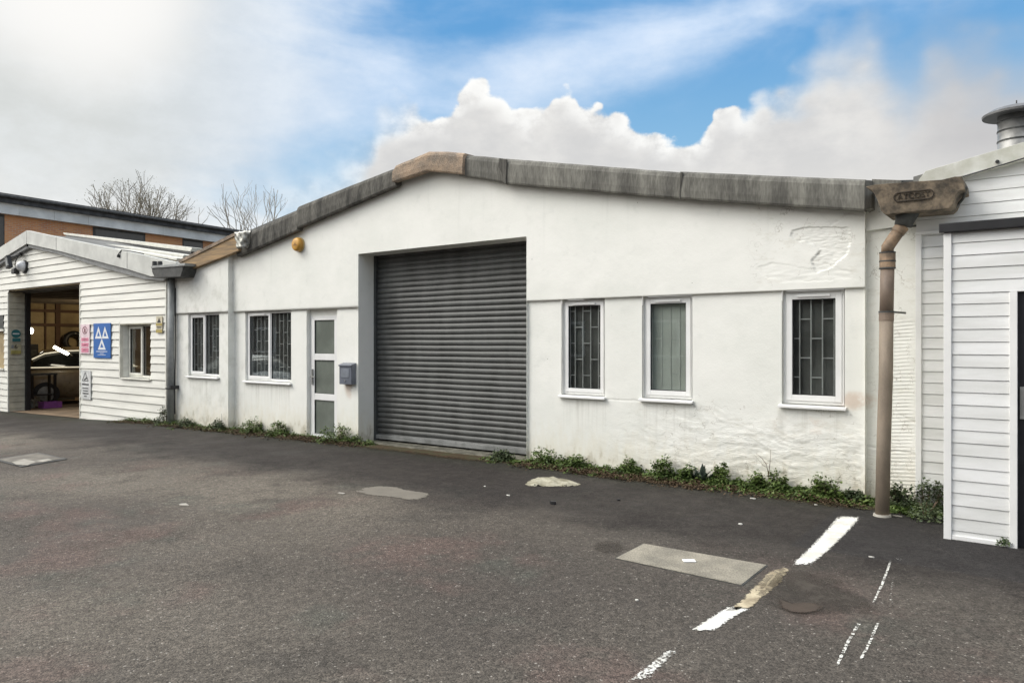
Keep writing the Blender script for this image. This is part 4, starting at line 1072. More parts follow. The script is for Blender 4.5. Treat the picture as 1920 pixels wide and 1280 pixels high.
sh.build('inner_wall', M_cream, GA)
fl = MB(); fl.quad((GX0, D-.0, gz(GX0)+.01), (GX1, D-.0, gz(GX1)-.05), (GX1, D+12, -.1), (GX0, D+12, gz(GX0)+.01))
fl = MB(); zf = -.30
xs = [GX0, -27, -25, -23, -21, -18.8, -17, GX1]
for i in range(len(xs)-1):
    a_, b_ = xs[i], xs[i+1]; fl.quad((a_, D+.01, gz(a_)+.012), (b_, D+.01, gz(b_)+.012), (b_, D+12, gz(b_)+.012), (a_, D+12, gz(a_)+.012))
fl.build('floor', mat('brown_garage_floor', (.24, .17, .11), .6, .25, 1.5), GA)
M_steel = mat('rusty_brown_steel', (.11, .06, .035), .7)
for y, w_ in ((XAT(52, GX0), .05), (XAT(83, GX0), .04), (XAT(103, GX0), .16), (XAT(150, GX0), .05)):
    MB().box(GX0+.01, GX0+.08, y, y+w_, -.4, 3.1).build('stud', M_steel, GA)
for py_ in (583, 609):
    z = XZ(100, py_, GX0+.05).z; MB().box(GX0+.081, GX0+.12, D+.4, D+11, z-.05, z+.05).build('rail', M_steel, GA)
for k in range(9):
    xx = GX0+.9+k*.85; MB().box(xx, xx+.09, D+.03, D+12, 2.95, 3.12).build('purlin', mat('dark_purlin', (.08, .065, .05), .8) if k == 0 else bpy.data.materials['dark_purlin'], GA)
MB().box(GX0, GX1, D+.43, D+12, 3.16, 3.2).build('ceiling', mat('dark_ceiling', (.12, .1, .08), .9), GA)

# grey hopper and pipe at the garage corner
root = thing('grey_rainwater_hopper', 'dark grey gutter hopper at the corner of the boarded garage', 'hopper', P(315, 520, D-.25))
y_ = D-.42
MB().prism([P(284, 498, y_), P(312, 496, y_), P(344, 494, y_), P(342, 508, y_), P(338, 519, y_), P(290, 521, y_), P(285, 510, y_)], (0, .32, 0)).build('trough', M_dgrey, root, bevel=.012)
MB().prism([P(282, 499, y_-.02), P(312, 496, y_-.02), P(347, 493, y_-.02), P(346, 498, y_-.02), P(312, 501, y_-.02), P(283, 503, y_-.02)], (0, .36, 0)).build('rim', M_grey, root, bevel=.006)
for px_ in (290, 300): MB().tube([P(px_, 500, y_+.1), P(px_, 490, y_+.1)], [.05, .045], 12).build('cap', M_dgrey, root)
root = thing('grey_drainpipe', 'grey drainpipe between the boarded garage and the rendered wall', 'drainpipe', (PX(321, D-.2), D-.2, gz(PX(321))))
a_ = P(321, 518, D-.2); b_ = P(320, 795, D-.2)
MB().tube([a_, b_], .068, 18).build('pipe', M_grey, root, smooth=True)
zc = P(321, 728, D-.2).z
m = MB(); m.box(a_.x-.085, a_.x+.085, D-.28, D-.262, zc-.012, zc+.012); m.box(a_.x+.07, a_.x+.12, D-.28, D-.1, zc-.01, zc+.06); m.build('clip', M_dark, root)
# thin dark cable beside the pipe
m = MB(); m.tube([P(329, 540, D-.14), P(329, 640, D-.14), P(328, 720, D-.14), P(328, 776, D-.14)], .012, 6); o = m.build('wall_cable', M_dark); tag(o, 'thin black cable running down beside the grey drainpipe', 'cable')

# ------------------------------------------------------------------ signs
M_blue = mat('sign_blue', (.025, .13, .42), .4, .05)
M_swhite = mat('sign_white', (.78, .79, .80), .4, .03)
M_ink = mat('sign_ink', (.03, .03, .035), .5)
M_pink = mat('faded_pink', (.72, .25, .36), .5, .1)
M_pinkl = mat('pale_pink', (.78, .62, .66), .5, .1)
YS = D-.045
def plate(root, x0, x1, z0, z1, mat_, name='panel', Y=YS, th=.012): return MB().box(x0, x1, Y, Y+th, z0, z1).build(name, mat_, root, bevel=.001)
def fr(x0, x1, z0, z1):
    return lambda a, b, dy=0: Vector((x0+(x1-x0)*a, YS-.003-dy, z1-(z1-z0)*b))
x0, x1, z0, z1 = PX(179), PX(211), PZ(195, 671), PZ(195, 606)
root = thing('test_station_sign', 'blue sign with three white triangles on the boarded garage', 'sign', ((x0+x1)/2, YS, z0))
plate(root, x0, x1, z0, z1, M_blue)
F = fr(x0, x1, z0, z1)
def tri_ring(ax, ay, bl, br, by):
    m = MB(); o_ = [F(ax, ay), F(br, by), F(bl, by)]; c = sum(o_, Vector())/3; i_ = [c+(p-c)*.42 for p in o_]
    for k in range(3): m.prism([o_[k], o_[(k+1) % 3], i_[(k+1) % 3], i_[k]], (0, .003, 0))
    m.build('triangle', M_swhite, root)
tri_ring(.30, .09, .10, .51, .44); tri_ring(.68, .09, .50, .90, .44); tri_ring(.50, .44, .27, .73, .76)
def lines(root, F, rows, mat_, seed=0, name='lettering', dash=True):
    m = MB(); rnd = random.Random(seed)
    for (a, b, y, h) in rows:
        x = a
        while x < b:
            w_ = min(b-x, rnd.uniform(.03, .07)) if dash else b-a
            m.prism([F(x, y), F(x+w_, y), F(x+w_, y+h), F(x, y+h)], (0, .003, 0)); x += w_+.018
            if not dash: break
    return m.build(name, mat_, root)
lines(root, F, [(.17, .83, .80, .025), (.40, .60, .86, .015), (.26, .74, .90, .015)], M_swhite, 1)
x0, x1, z0, z1 = PX(154.5), PX(171.5), PZ(163, 663), PZ(163, 608)
root = thing('pink_notice', 'faded pink and white notice beside the garage doorway', 'sign', ((x0+x1)/2, YS, z0)); F = fr(x0, x1, z0, z1)
plate(root, x0, x1, z0, z1, M_pinkl)
m = MB(); 
for k in range(18):
    t, t2 = 2*math.pi*k/18, 2*math.pi*(k+1)/18
    m.prism([F(.5+.28*math.cos(t), .2+.13*math.sin(t)), F(.5+.28*math.cos(t2), .2+.13*math.sin(t2)), F(.5+.22*math.cos(t2), .2+.10*math.sin(t2)), F(.5+.22*math.cos(t), .2+.10*math.sin(t))], (0, .003, 0))
m.prism([F(.42, .14), F(.58, .14), F(.58, .27), F(.42, .27)], (0, .003, 0)); m.build('emblem', mat('dull_maroon', (.25, .1, .12), .5), root)
lines(root, F, [(.12, .9, .46, .11), (.12, .9, .63, .13), (.12, .9, .80, .15)], M_pink, dash=False, name='band')
lines(root, F, [(.25, .8, .50, .02), (.25, .8, .69, .02), (.3, .75, .87, .02)], M_pinkl, 3)
x0, x1, z0, z1 = PX(155.5), PX(173.5), PZ(164, 748), PZ(164, 694)
root = thing('warning_notice', 'white notice with a black triangle low beside the garage doorway', 'sign', ((x0+x1)/2, YS, z0)); F = fr(x0, x1, z0, z1)
plate(root, x0, x1, z0, z1, mat('dull_white', (.68, .69, .68), .5))
m = MB(); o_ = [F(.45, .05), F(.8, .37), F(.12, .37)]; c_ = sum(o_, Vector())/3; i_ = [c_+(p-c_)*.8 for p in o_]
for k in range(3): m.prism([o_[k], o_[(k+1) % 3], i_[(k+1) % 3], i_[k]], (0, .003, 0))
m.prism([F(.28, .33), F(.66, .22), F(.66, .27), F(.42, .34)], (0, .003, 0)); m.build('triangle_symbol', M_ink, root)
lines(root, F, [(.12, .82, .46, .05), (.18, .78, .60, .035), (.25, .75, .69, .035), (.18, .8, .78, .04), (.35, .62, .88, .03)], M_ink, 4)
x0, x1, z0, z1 = PX(296.5), PX(308), PZ(302, 624), PZ(302, 593)
root = thing('yellow_notice', 'small yellowed warning notice beside the grey drainpipe', 'sign', ((x0+x1)/2, YS, z0)); F = fr(x0, x1, z0, z1)
plate(root, x0, x1, z0, z1, mat('cream_plate', (.66, .60, .45), .6))
lines(root, F, [(.0, 1, .42, .14), (.0, 1, .80, .18)], mat('ochre_ink', (.42, .33, .10), .6), dash=False, name='band')
m = MB(); m.prism([F(.5, .1), F(.8, .38), F(.2, .38)], (0, .003, 0)); m.build('triangle_symbol', M_ink, root)
lines(root, F, [(.1, .9, .60, .05), (.2, .8, .70, .04)], M_ink, 5)
# notices on the doorway reveal (facing right)
XV = GO[0]+.03
def vplate(root, pxa, pxb, pya, pyb, mat_, dx=0, name='panel'):
    a = XZ(pxa, pya, XV); b = XZ(pxb, pyb, XV)
    return MB().box(XV+dx, XV+dx+.008, a.y, b.y, b.z, a.z).build(name, mat_, root)
root = thing('green_round_notice', 'white notice with a dark green disc inside the garage doorway', 'sign', XZ(30, 640, XV))
vplate(root, 21, 39, 617, 641, mat('cream_sign', (.55, .54, .44), .6))
c_ = XZ(30, 625.5, XV+.009); MB().tube([c_, c_+Vector((.006, 0, 0))], .115, 20).build('disc', mat('teal_ink', (.03, .16, .17), .5), root)
MB().box(c_.x+.006, c_.x+.009, c_.y-.08, c_.y+.08, c_.z-.014, c_.z+.014).build('bar', M_swhite, root)
vplate(root, 23, 38, 634, 640, bpy.data.materials['teal_ink'], .008, 'band')
root = thing('numbered_notice', 'small yellowed notice numbered 6 inside the garage doorway', 'sign', XZ(30, 664, XV))
vplate(root, 20, 40, 645, 664, mat('yellowed_sign', (.50, .46, .30), .6))
text_mesh('6', .17, XZ(30, 650, XV+.012), .002, 'side').build('numeral', M_ink, root)
vplate(root, 20.5, 26, 646, 653, M_grey, .008, 'mark')
vplate(root, 20.5, 39, 657, 663, mat('mustard', (.42, .37, .12), .6), .008, 'band')

# floodlight and camera on the gable
root = thing('floodlight', 'black floodlight on a bent arm high on the boarded gable', 'floodlight', P(36, 480, D-.05))
m = MB(); m.bar(P(40, 478, D-.02), P(36, 478, D-.2), .04); m.tube([P(36, 478, D-.2), P(22, 482, D-.35), P(13, 486, D-.4)], .02, 8); m.build('arm', M_dark, root)
m = MB(); c_ = P(12, 492, D-.45); m.prism([c_+Vector((-.15, 0, .16)), c_+Vector((.08, -.03, .19)), c_+Vector((.17, 0, -.13)), c_+Vector((-.05, 0, -.17))], (.03, .09, 0)); m.build('lamp_head', M_dark, root, bevel=.012)
m = MB(); c_ = P(12, 492, D-.47); m.prism([c_+Vector((-.08, 0, .10)), c_+Vector((.05, -.02, .12)), c_+Vector((.1, 0, -.08)), c_+Vector((-.02, 0, -.1))], (0, .02, 0)); m.build('lens', M_grey, root)
m = MB(); m.tube([P(34, 480, D-.1), P(29, 490, D-.12), P(28, 498, D-.1), P(33, 500, D-.05), P(37, 497, D-.04)], .012, 6); m.build('cable', M_dark, root)
root = thing('sensor', 'small black sensor under the gable floodlight', 'sensor', P(25, 511, D-.05))
MB().box(P(22, 505, D-.12).x, P(28, 505, D-.12).x, D-.14, D-.02, P(25, 515).z, P(25, 505).z).build('housing', M_dark, root, bevel=.02)
MB().box(P(23, 505, D-.12).x, P(27, 505, D-.12).x, D-.10, D-.03, P(25, 505).z, P(25, 502).z).build('mount', M_grey, root)
root = thing('bulkhead_lamp', 'white bulkhead lamp with a black back on the boarded gable', 'lamp', P(46, 505, D-.05))
m = MB(); c_ = P(46.5, 499.5, D-.02); m.tube([c_+Vector((0, 0, 0)), c_+Vector((0, -.06, 0)), c_+Vector((0, -.15, .02)), c_+Vector((0, -.19, .03))], [.15, .15, .11, .05], 16); o = m.build('lens', M_swhite, root, smooth=True)
m = MB(); m.tube([c_+Vector((.03, .012, -.01)), c_+Vector((.03, -.035, -.01))], .18, 16); m.build('back_plate', M_dark, root)

# solar panels tilted on the garage roof
M_cell = mat('black_cell', (.015, .016, .02), .25, spec=.6)
def solar(label, pts, Y, depth):
    root = thing('roof_panel', label, 'solar panel', P(*pts[0], Y), 'raised panels on the garage roof')
    a, b, c, d = [P(x, y, Y) for x, y in pts]      # top-left, top-right, bottom-right, bottom-left of front edge
    up = Vector((0, depth, .0))
    th = (d-a)*.35
    MB().prism([a, b, b+(c-b)*.34, a+(d-a)*.34], up).build('frame', M_upvc_old, root, bevel=.003)
    MB().prism([a+(d-a)*.36+Vector((0, .03, 0)), b+(c-b)*.36+Vector((0, .03, 0)), c+Vector((0, .03, 0)), d+Vector((0, .03, 0))], up*.9).build('underside', M_cell, root)
    m = MB()
    for f in (.15, .5, .85):
        p = a.lerp(b, f); q_ = d.lerp(c, f); m.box(p.x-.05, p.x+.05, Y+.0, Y+.05, q_.z-.25, q_.z+.02)
    m.build('bracket', M_grey, root)
solar('rear raised panel behind the gable edge of the garage roof', [(118, 436), (360, 464), (352, 486), (124, 447)], D+2.2, 1.0)
solar('middle raised panel along the garage roof slope', [(160, 452), (345, 478), (338, 492), (166, 462)], D+1.2, .7)
solar('front raised panel nearest the garage gable edge', [(215, 465), (332, 484), (328, 496), (220, 474)], D+.4, .5)
m = MB(); m.tube([P(222, 482, D-.18), P(223, 475, D-.18), P(228, 469, D-.16), P(245, 471, D-.05), P(270, 476, D+.1)], .012, 6); m.tube([P(222, 482, D-.18), P(223, 477, D-.18)], [.035, .03], 8); o = m.build('loose_lead', M_dark); tag(o, 'black lead drooping over the garage gable edge', 'cable')

# ------------------------------------------------------------------ things inside the garage
def car(label, loc, rz, paint, scale=1.0, window_trim=False, seen=True):
    root = thing('parked_car', label, 'car', loc)
    Rm = lambda p: Vector((p[0]*math.cos(rz)-p[1]*math.sin(rz), p[0]*math.sin(rz)+p[1]*math.cos(rz), p[2]))*scale+Vector(loc)
    # stations along length x: (x, half width, z belt, z bottom)
    st = [(-1.85, .45, .55, .35), (-1.8, .62, .68, .28), (-1.6, .72, .82, .22), (-1.2, .78, .90, .2), (-.5, .81, .94, .18), (.2, .82, .95, .18), (.9, .82, .97, .18), (1.35, .80, .98, .2), (1.6, .76, .93, .25), (1.75, .66, .72, .3), (1.8, .5, .55, .36)]
    m = MB(); rows = []
    for (x, w_, zb, z0_) in st:
        rows.append([Rm((x, y*w_, z0_+(zb-z0_)*f)) for y, f in ((-.85, 0), (-1, .2), (-1.02, .5), (-.98, .8), (-.9, .97), (-.5, 1.03), (0, 1.05), (.5, 1.03), (.9, .97), (.98, .8), (1.02, .5), (1, .2), (.85, 0))])
    n = len(rows[0])
    for r in rows: m.v += r
    for i in range(len(rows)-1):
        for k in range(n): a = i*n+k; b = i*n+(k+1) % n; m.f.append((a, a+n, b+n, b))
    m.f.append(tuple(range(n))); m.f.append(tuple(range(len(m.v)-1, len(m.v)-n-1, -1)))
    body = m.build('body', paint, root, smooth=True)
    cab = [(-.95, .95), (-.55, 1.22), (-.2, 1.38), (.25, 1.45), (.75, 1.43), (1.15, 1.36), (1.42, 1.2), (1.52, .95)]
    m = MB(); rows = []
    for x, z in cab:
        k = (z-.95)/.5; rows.append([Rm((x, -.78, .93)), Rm((x, -.78+.17*k, z-.06*k)), Rm((x, -.5, z)), Rm((x, 0, z+.02)), Rm((x, .5, z)), Rm((x, .78-.17*k, z-.06*k)), Rm((x, .78, .93))])
    for r in rows: m.v += r
    for i in range(len(rows)-1):
        for k in range(6): a = i*7+k; m.f.append((a, a+7, a+8, a+1))
    cabin = m.build('cabin_glass', mat('car_glass', (.02, .022, .02), .08, spec=.8), root, smooth=True)
    m = MB(); rows = []
    for x, z in cab[2:6]:
        rows.append([Rm((x, -.63, z-.04)), Rm((x, -.5, z+.012)), Rm((x, 0, z+.035)), Rm((x, .5, z+.012)), Rm((x, .63, z-.04))])
    for r in rows: m.v += r
    for i in range(3):
        for k in range(4): a = i*5+k; m.f.append((a, a+5, a+6, a+1))
    m.build('roof_panel', paint, root, smooth=True)
    for x in (-1.15, 1.12):
        for s in (-1, 1):
            m = MB(); m.tube([Rm((x, s*.64, .3)), Rm((x, s*.83, .3))], .30*scale, 24); wh = m.build('wheel', M_dark, root, bevel=.02)
            MB().tube([Rm((x, s*.80, .3)), Rm((x, s*.845, .3))], .19*scale, 16).build('rim', M_galv, wh)
    for s in (-1, 1):
        MB().tube([Rm((-1.62, s*.5, .68)), Rm((-1.82, s*.5, .64))], [.13*scale, .11*scale], 16).build('headlight', M_swhite, root)
        m = MB(); m.box(*sum([[a, b] for a, b in ((-.09, .09), (-.06, .06), (-.06, .06))], [])); m.v = [Rm((v.x-.62, v.y+s*.92, v.z+1.0)) for v in m.v]; m.build('mirror', paint, root, bevel=.02)
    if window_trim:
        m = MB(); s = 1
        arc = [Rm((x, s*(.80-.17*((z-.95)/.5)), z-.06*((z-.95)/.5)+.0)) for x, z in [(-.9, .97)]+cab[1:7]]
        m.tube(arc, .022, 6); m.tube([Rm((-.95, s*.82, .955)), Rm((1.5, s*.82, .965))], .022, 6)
        m.build('glowing_trim', emis('trim_glint', (1, .88, .62), .5), root)  # trim is no lamp; the light it reflects is put in as glow
    return root
M_olive = mat('gold_brown_paint', (.26, .20, .12), .3, .1, spec=.6)
cl = XZ(125, 760, -25.2); 
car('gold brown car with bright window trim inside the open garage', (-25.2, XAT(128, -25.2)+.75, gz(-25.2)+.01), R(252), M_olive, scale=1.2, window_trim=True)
# reflected tube light on the car as a glowing bar, and the round lamp by the wall
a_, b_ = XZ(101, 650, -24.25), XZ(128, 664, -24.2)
root = thing('tube_reflection', 'glowing white bar for a tube light reflected on the car in the garage', 'lamp', a_)
MB().tube([a_, b_], .045, 10).build('tube', emis('tube_reflection_glow', (1, .92, .72), 9), root)
MB().tube([b_, b_+(b_-a_).normalized()*.08+Vector((0, 0, -.03))], .05, 10).build('reflection_end', M_dark, root)
c_ = XZ(55, 620, GX0+1.2); root = thing('work_lamp', 'round lit work lamp on the left inside the garage', 'lamp', c_-Vector((0, 0, .2)))
m = MB(); m.tube([c_+Vector((0, 0, -.12)), c_+Vector((0, 0, -.09)), c_, c_+Vector((0, 0, .09)), c_+Vector((0, 0, .12))], [.03, .1, .13, .1, .02], 14); m.build('bulb', emis('bulb_light', (1, .93, .78), 8), root, smooth=True)
m = MB(); m.tube([c_+Vector((0, 0, -.12)), Vector((c_.x, c_.y, gz(c_.x)))], .02, 8); m.build('stand', M_dark, root)
for (x, y, z, e) in ((-25.5, 12.2, 2.75, 130), (-21.0, 13.5, 2.8, 60)):
    l = bpy.data.lights.new('workshop_lamp_light', 'POINT'); l.energy = e; l.color = (1, .80, .50); l.shadow_soft_size = .25
    o = bpy.data.objects.new('workshop_lamp_light', l); COL.objects.link(o); o.location = (x, y, z)
# black cabinet
x_ = -26.6; a_ = XZ(48, 650, x_); b_ = XZ(72, 762, x_)
root = thing('tool_cabinet', 'tall black tool cabinet on the left inside the garage', 'cabinet', (x_, (a_.y+b_.y)/2, gz(x_)))
MB().box(x_-.6, x_, a_.y-.4, b_.y, gz(x_)+.02, XZ(60, 645, x_).z).build('carcass', M_dark, root, bevel=.01)
m = MB()
for k in range(5): z = gz(x_)+.25+k*.3; m.box(x_, x_+.015, a_.y-.3, b_.y-.06, z, z+.25)
m.build('drawer_front', M_dgrey, root, bevel=.005)
# bench with clutter
x_ = -24.0; a_ = XZ(58, 692, x_); b_ = XZ(108, 700, x_)
root = thing('work_bench', 'dark work bench in front of the car in the garage', 'bench', (x_, (a_.y+b_.y)/2, gz(x_)))
zt_ = XZ(80, 700, x_).z
MB().box(x_-.5, x_, a_.y, b_.y, zt_-.05, zt_).build('top', M_dgrey, root, bevel=.005)
for yy in (a_.y+.05, b_.y-.05):
    for xx in (x_-.45, x_-.05): MB().box(xx-.03, xx+.03, yy-.03, yy+.03, gz(x_)+.01, zt_-.05).build('leg', M_dark, root)
MB().box(x_-.45, x_-.05, a_.y+.05, b_.y-.05, gz(x_)+.35, gz(x_)+.38).build('shelf', M_dark, root)
def g_at(px, py): return G(px, py)
p = G(89, 765); 
root = thing('purple_tub', 'shallow purple plastic tub on the garage floor', 'tub', p)
m = MB(); w0, d0, h0 = .36, .2, .17
m.box(p.x-.2, p.x+.16, p.y-.14, p.y+.3, p.z+.015, p.z+.03)
for (xa_, xb_, ya_, yb_) in ((-.22, -.2, -.16, .32), (.16, .18, -.16, .32), (-.2, .16, -.16, -.14), (-.2, .16, .3, .32)): m.box(p.x+xa_, p.x+xb_, p.y+ya_, p.y+yb_, p.z+.015, p.z+.19)
m.build('tub', mat('purple_plastic', (.30, .09, .33), .4), root, bevel=.004)
MB().box(p.x-.235, p.x+.195, p.y-.175, p.y-.16, p.z+.17, p.z+.20).build('rim', bpy.data.materials['purple_plastic'], root)
def jug(px, py, h, label, mt, capm):
    p = G(px, py); r = thing('fluid_can', label, 'can', p)
    m = MB(); m.tube([p+Vector((0, 0, z)) for z in (.015, .04, h*.75, h*.88, h*.9)], [.11, .12, .12, .06, .045], 4); m.build('can', mt, r, bevel=.01)
    MB().tube([p+Vector((0, 0, h*.9)), p+Vector((0, 0, h))], .04, 10).build('cap', capm, r)
    m = MB(); m.box(p.x+.085, p.x+.09, p.y-.06, p.y+.06, p.z+.1, p.z+h*.5); m.build('can_label', M_grey, r)
jug(67, 762, .36, 'tall white fluid can left of the purple tub', mat('milky_plastic', (.55, .55, .52), .4), M_dark)
jug(58, 765, .30, 'small grey fluid can at the garage door edge', M_grey, M_dark)
jug(80, 757, .42, 'white can standing behind the purple tub', bpy.data.materials['milky_plastic'], mat('red_cap', (.4, .05, .03), .5))
p = G(112, 750); root = thing('cloth_bundle', 'crumpled white rags on the garage floor behind the purple tub', 'rags', p)
bm_ = bmesh.new(); bmesh.ops.create_icosphere(bm_, subdivisions=3, radius=.17)
m = MB(); m.v = [p+Vector((v.co.x*1.2, v.co.y*1.3, .62+v.co.z*.6+.06*noise.noise(v.co*9))) for v in bm_.verts]; m.f = [tuple(v.index for v in f.verts) for f in bm_.faces]; bm_.free()
m.build('rags', M_swhite, root, smooth=True)
MB().box(p.x-.3, p.x+.3, p.y-.35, p.y+.35, p.z+.015, p.z+.52).build('box', M_dgrey, root, bevel=.01)
# tyre hung on the side wall
c_ = XZ(139, 640, GX0+.3); root = thing('hanging_tyre', 'black tyre hung on the back of the garage', 'tyre', c_)
bm_ = bmesh.new()
m = MB(); R0, r0 = .30, .10
for i in range(24):
    for j in range(10):
        a1, a2 = 2*math.pi*i/24, 2*math.pi*j/10; rr = R0+r0*math.cos(a2); m.v.append(c_+Vector((r0*math.sin(a2), rr*math.cos(a1), rr*math.sin(a1))))
for i in range(24):
    for j in range(10): m.f.append((i*10+j, ((i+1) % 24)*10+j, ((i+1) % 24)*10+(j+1) % 10, i*10+(j+1) % 10))
m.build('tyre', M_dark, root, smooth=True); MB().tube([c_+Vector((-.3, 0, .3)), c_+Vector((.14, 0, .3))], .025, 8).build('hook', M_galv, root)

# ------------------------------------------------------------------ brick building behind the garage
z0_ = 29.5; r0_ = (0-960)/FPX*z0_
dn = Vector((820, 1387)).normalized()
def cw(r, f, z): return Vector((r*CT-f*ST, r*ST+f*CT, z))
def s_at(px): u = (px-960)/FPX; return (r0_-u*z0_)/(u*dn.y-dn.x)
def bp(px, z, off=0):
    s = s_at(px); nrm = Vector((dn.y, -dn.x)); return cw(r0_+dn.x*s+nrm.x*off, z0_+dn.y*s+nrm.y*off, z)
BR = thing('brick_block', 'orange brick block with a grey concrete band behind the garage', 'building', bp(0, -.5))
def bslab(name, pa, pb, za, zb, off0, off1, mt):
    m = MB(); m.prism([bp(pa, za, off0), bp(pb, za, off0), bp(pb, zb, off0), bp(pa, zb, off0)], bp(pa, 0, off1)-bp(pa, 0, off0)); return m.build(name, mt, BR)
ztop, zm1, zm2 = H+276/FPX*z0_, H+259/FPX*z0_, H+239/FPX*z0_
PE = 640
# measured slopes follow the perspective of level edges
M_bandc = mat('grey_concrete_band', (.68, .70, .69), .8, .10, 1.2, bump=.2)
bslab('brick_wall', -90, PE, -.6, zm2+.3, 0, -8, brick_mat('orange_brick', (.58, .27, .11), (.44, .17, .08), (.42, .36, .28), 'Y', (.6, .30, .13)))
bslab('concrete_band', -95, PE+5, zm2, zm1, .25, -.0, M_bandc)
bslab('roof_edge', -100, PE+8, zm1, ztop, .4, -8.2, mat('black_roof_felt', (.07, .072, .075), .7, .3, 3))
m = MB(); m.tube([bp(-100, ztop-.12, .46), bp(PE, ztop-.12, .46)], .07, 8); m.build('gutter', M_dgrey, BR)
for (a, b) in ((-60, 8), (174, 272), (342, 380), (400, 432)):
    wn = bslab('window', a, b, 3.4, zm2-.01, .02, -.1, M_dgrey)
    o = bslab('pane', a+(b-a)*.04, b-(b-a)*.04, 3.5, zm2-.12, .035, .02, mat('dark_pane', (.03, .034, .034), .15, spec=.7)); o.parent = wn; o.location = -parent_loc(wn)+Vector(BR.location)
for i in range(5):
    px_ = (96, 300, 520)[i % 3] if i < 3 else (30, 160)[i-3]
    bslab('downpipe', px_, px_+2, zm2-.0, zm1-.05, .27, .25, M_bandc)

# ------------------------------------------------------------------ bare trees behind
def tree(name, label, base, fork, zc, rx, rzz, seed, mt, depth=6, limbs=6, L0=2.0, buds=0, thick=.16, nb=(2, 3), jit=.12, up=.10):
    """bare tree: trunk to `fork`, limbs and twigs kept inside a rounded crown (centre height zc, radii rx, rzz)"""
    rnd = random.Random(seed); root = thing(name, label, 'tree', base, 'bare trees behind the brick block')
    tk = MB(); cr = MB(); tips = []; base = Vector(base)
    def inside(p, k=1.0): q = p-base; return (q.x**2+q.y**2)/(rx*rx)+((q.z-zc)/rzz)**2 < k*rnd.uniform(.75, 1.15) or q.z < zc
    def grow(p, d, L, r, k):
        n = 3; pts = [p]; dd = d.copy()
        for i in range(n):
            dd = (dd + Vector((rnd.gauss(0, jit), rnd.gauss(0, jit), rnd.gauss(up, .06)))).normalized(); pts.append(pts[-1]+dd*L/n)
        r2 = r*.80
        cr.tube(pts, [r+(r2-r)*i/n for i in range(n+1)], 5 if k < 3 else 3, caps=False)
        tips.append((pts[-1], k))
        if k >= depth or not inside(pts[-1]): return
        for j in range(rnd.randint(*nb)):
            ang = rnd.uniform(.22, .60); ph = rnd.uniform(0, 2*math.pi)
            ax = dd.orthogonal().normalized(); bx = dd.cross(ax)
            nd = (dd*math.cos(ang)+(ax*math.cos(ph)+bx*math.sin(ph))*math.sin(ang))
            q = pts[-1] if j < 2 else pts[rnd.choice((1, 2))]
            grow(q, nd.normalized(), L*rnd.uniform(.70, .90), r2*rnd.uniform(.70, .90), k+1)
    tk.tube([base, base+Vector((0, 0, fork*.5)), base+Vector((0, 0, fork))], [thick*1.2, thick, thick*.9], 8)
    for i in range(limbs):
        a = 2*math.pi*i/limbs+rnd.uniform(-.3, .3); tilt = rnd.uniform(.15, .95) if i else .05
        grow(base+Vector((0, 0, fork*rnd.uniform(.85, 1))), Vector((math.cos(a)*math.sin(tilt), math.sin(a)*math.sin(tilt), math.cos(tilt))), L0*rnd.uniform(.8, 1.15), thick*.42, 1)
    tk.build('trunk', mt, root, smooth=True); cr.build('crown', mt, root)
    if buds:
        b = MB()
        for t, k in tips:
            if k < depth-1: continue
            for i in range(buds):
                c = t+Vector((rnd.gauss(0, .14), rnd.gauss(0, .14), rnd.gauss(-.1, .14))); s_ = rnd.uniform(.02, .045)
                u = Vector((rnd.gauss(0, 1), rnd.gauss(0, 1), rnd.gauss(0, 1))).normalized(); v = u.orthogonal().normalized(); b.tri(c-u*s_, c+u*s_, c+v*s_*1.6)
        b.build('buds', M_bud, root)
    return root
def tbase(px, f): u = (px-960)/FPX; return cw(u*f, f, -.4)
tree('bare_tree', 'dense budding tree with a rounded crown behind the brick block, leftmost', tbase(256, 46), 6.0, 8.0, 3.5, 3.9, 3, M_bark, 6, limbs=12, L0=1.7, buds=2, thick=.20, nb=(2, 3))
tree('bare_tree', 'thin forked bare tree in the gap between the two fuller crowns', tbase(366, 43), 7.0, 8.6, 1.1, 2.8, 11, M_barkp, 4, limbs=3, L0=1.5, thick=.12, nb=(1, 2), jit=.16)
tree('bare_tree', 'pale bare tree with fine spreading twigs beside the sloping dark roof edge', tbase(474, 44), 5.8, 7.6, 3.0, 3.4, 25, M_barkp, 6, limbs=8, L0=1.7, thick=.15, nb=(2, 2), jit=.15)

# ------------------------------------------------------------------ weeds
def wally(x): return (YL if x < XB else D) if x > X0 else D-.03
def leaves(m, c, rx, ry, h, n, s0, s1, rnd, flop=.5):
    for _ in range(n):
        a = rnd.uniform(0, 2*math.pi); r = math.sqrt(rnd.random()); t = rnd.random()
        x = c.x+rx*r*math.cos(a); y = min(wally(x)-.01, c.y+ry*r*math.sin(a)); hh = h*(1-r*r*.8)*(.35+.65*t)*(.75+.5*noise.noise(Vector((x*9, y*9, 1))))
        p = Vector((x, y, gz(x)+max(.006, hh)))
        s = rnd.uniform(s0, s1); u = Vector((rnd.gauss(0, 1), rnd.gauss(0, 1), rnd.gauss(0, flop))).normalized(); v = u.cross(Vector((rnd.gauss(0, .5), rnd.gauss(0, .5), 1))).normalized()
        m.v += [p-u*s, p-v*s*.55+u*s*.1, p+u*s+Vector((0, 0, -s*.3)), p+v*s*.55+u*s*.1]; i = len(m.v)-4; m.f.append((i, i+1, i+2, i+3))
rnd = random.Random(5)
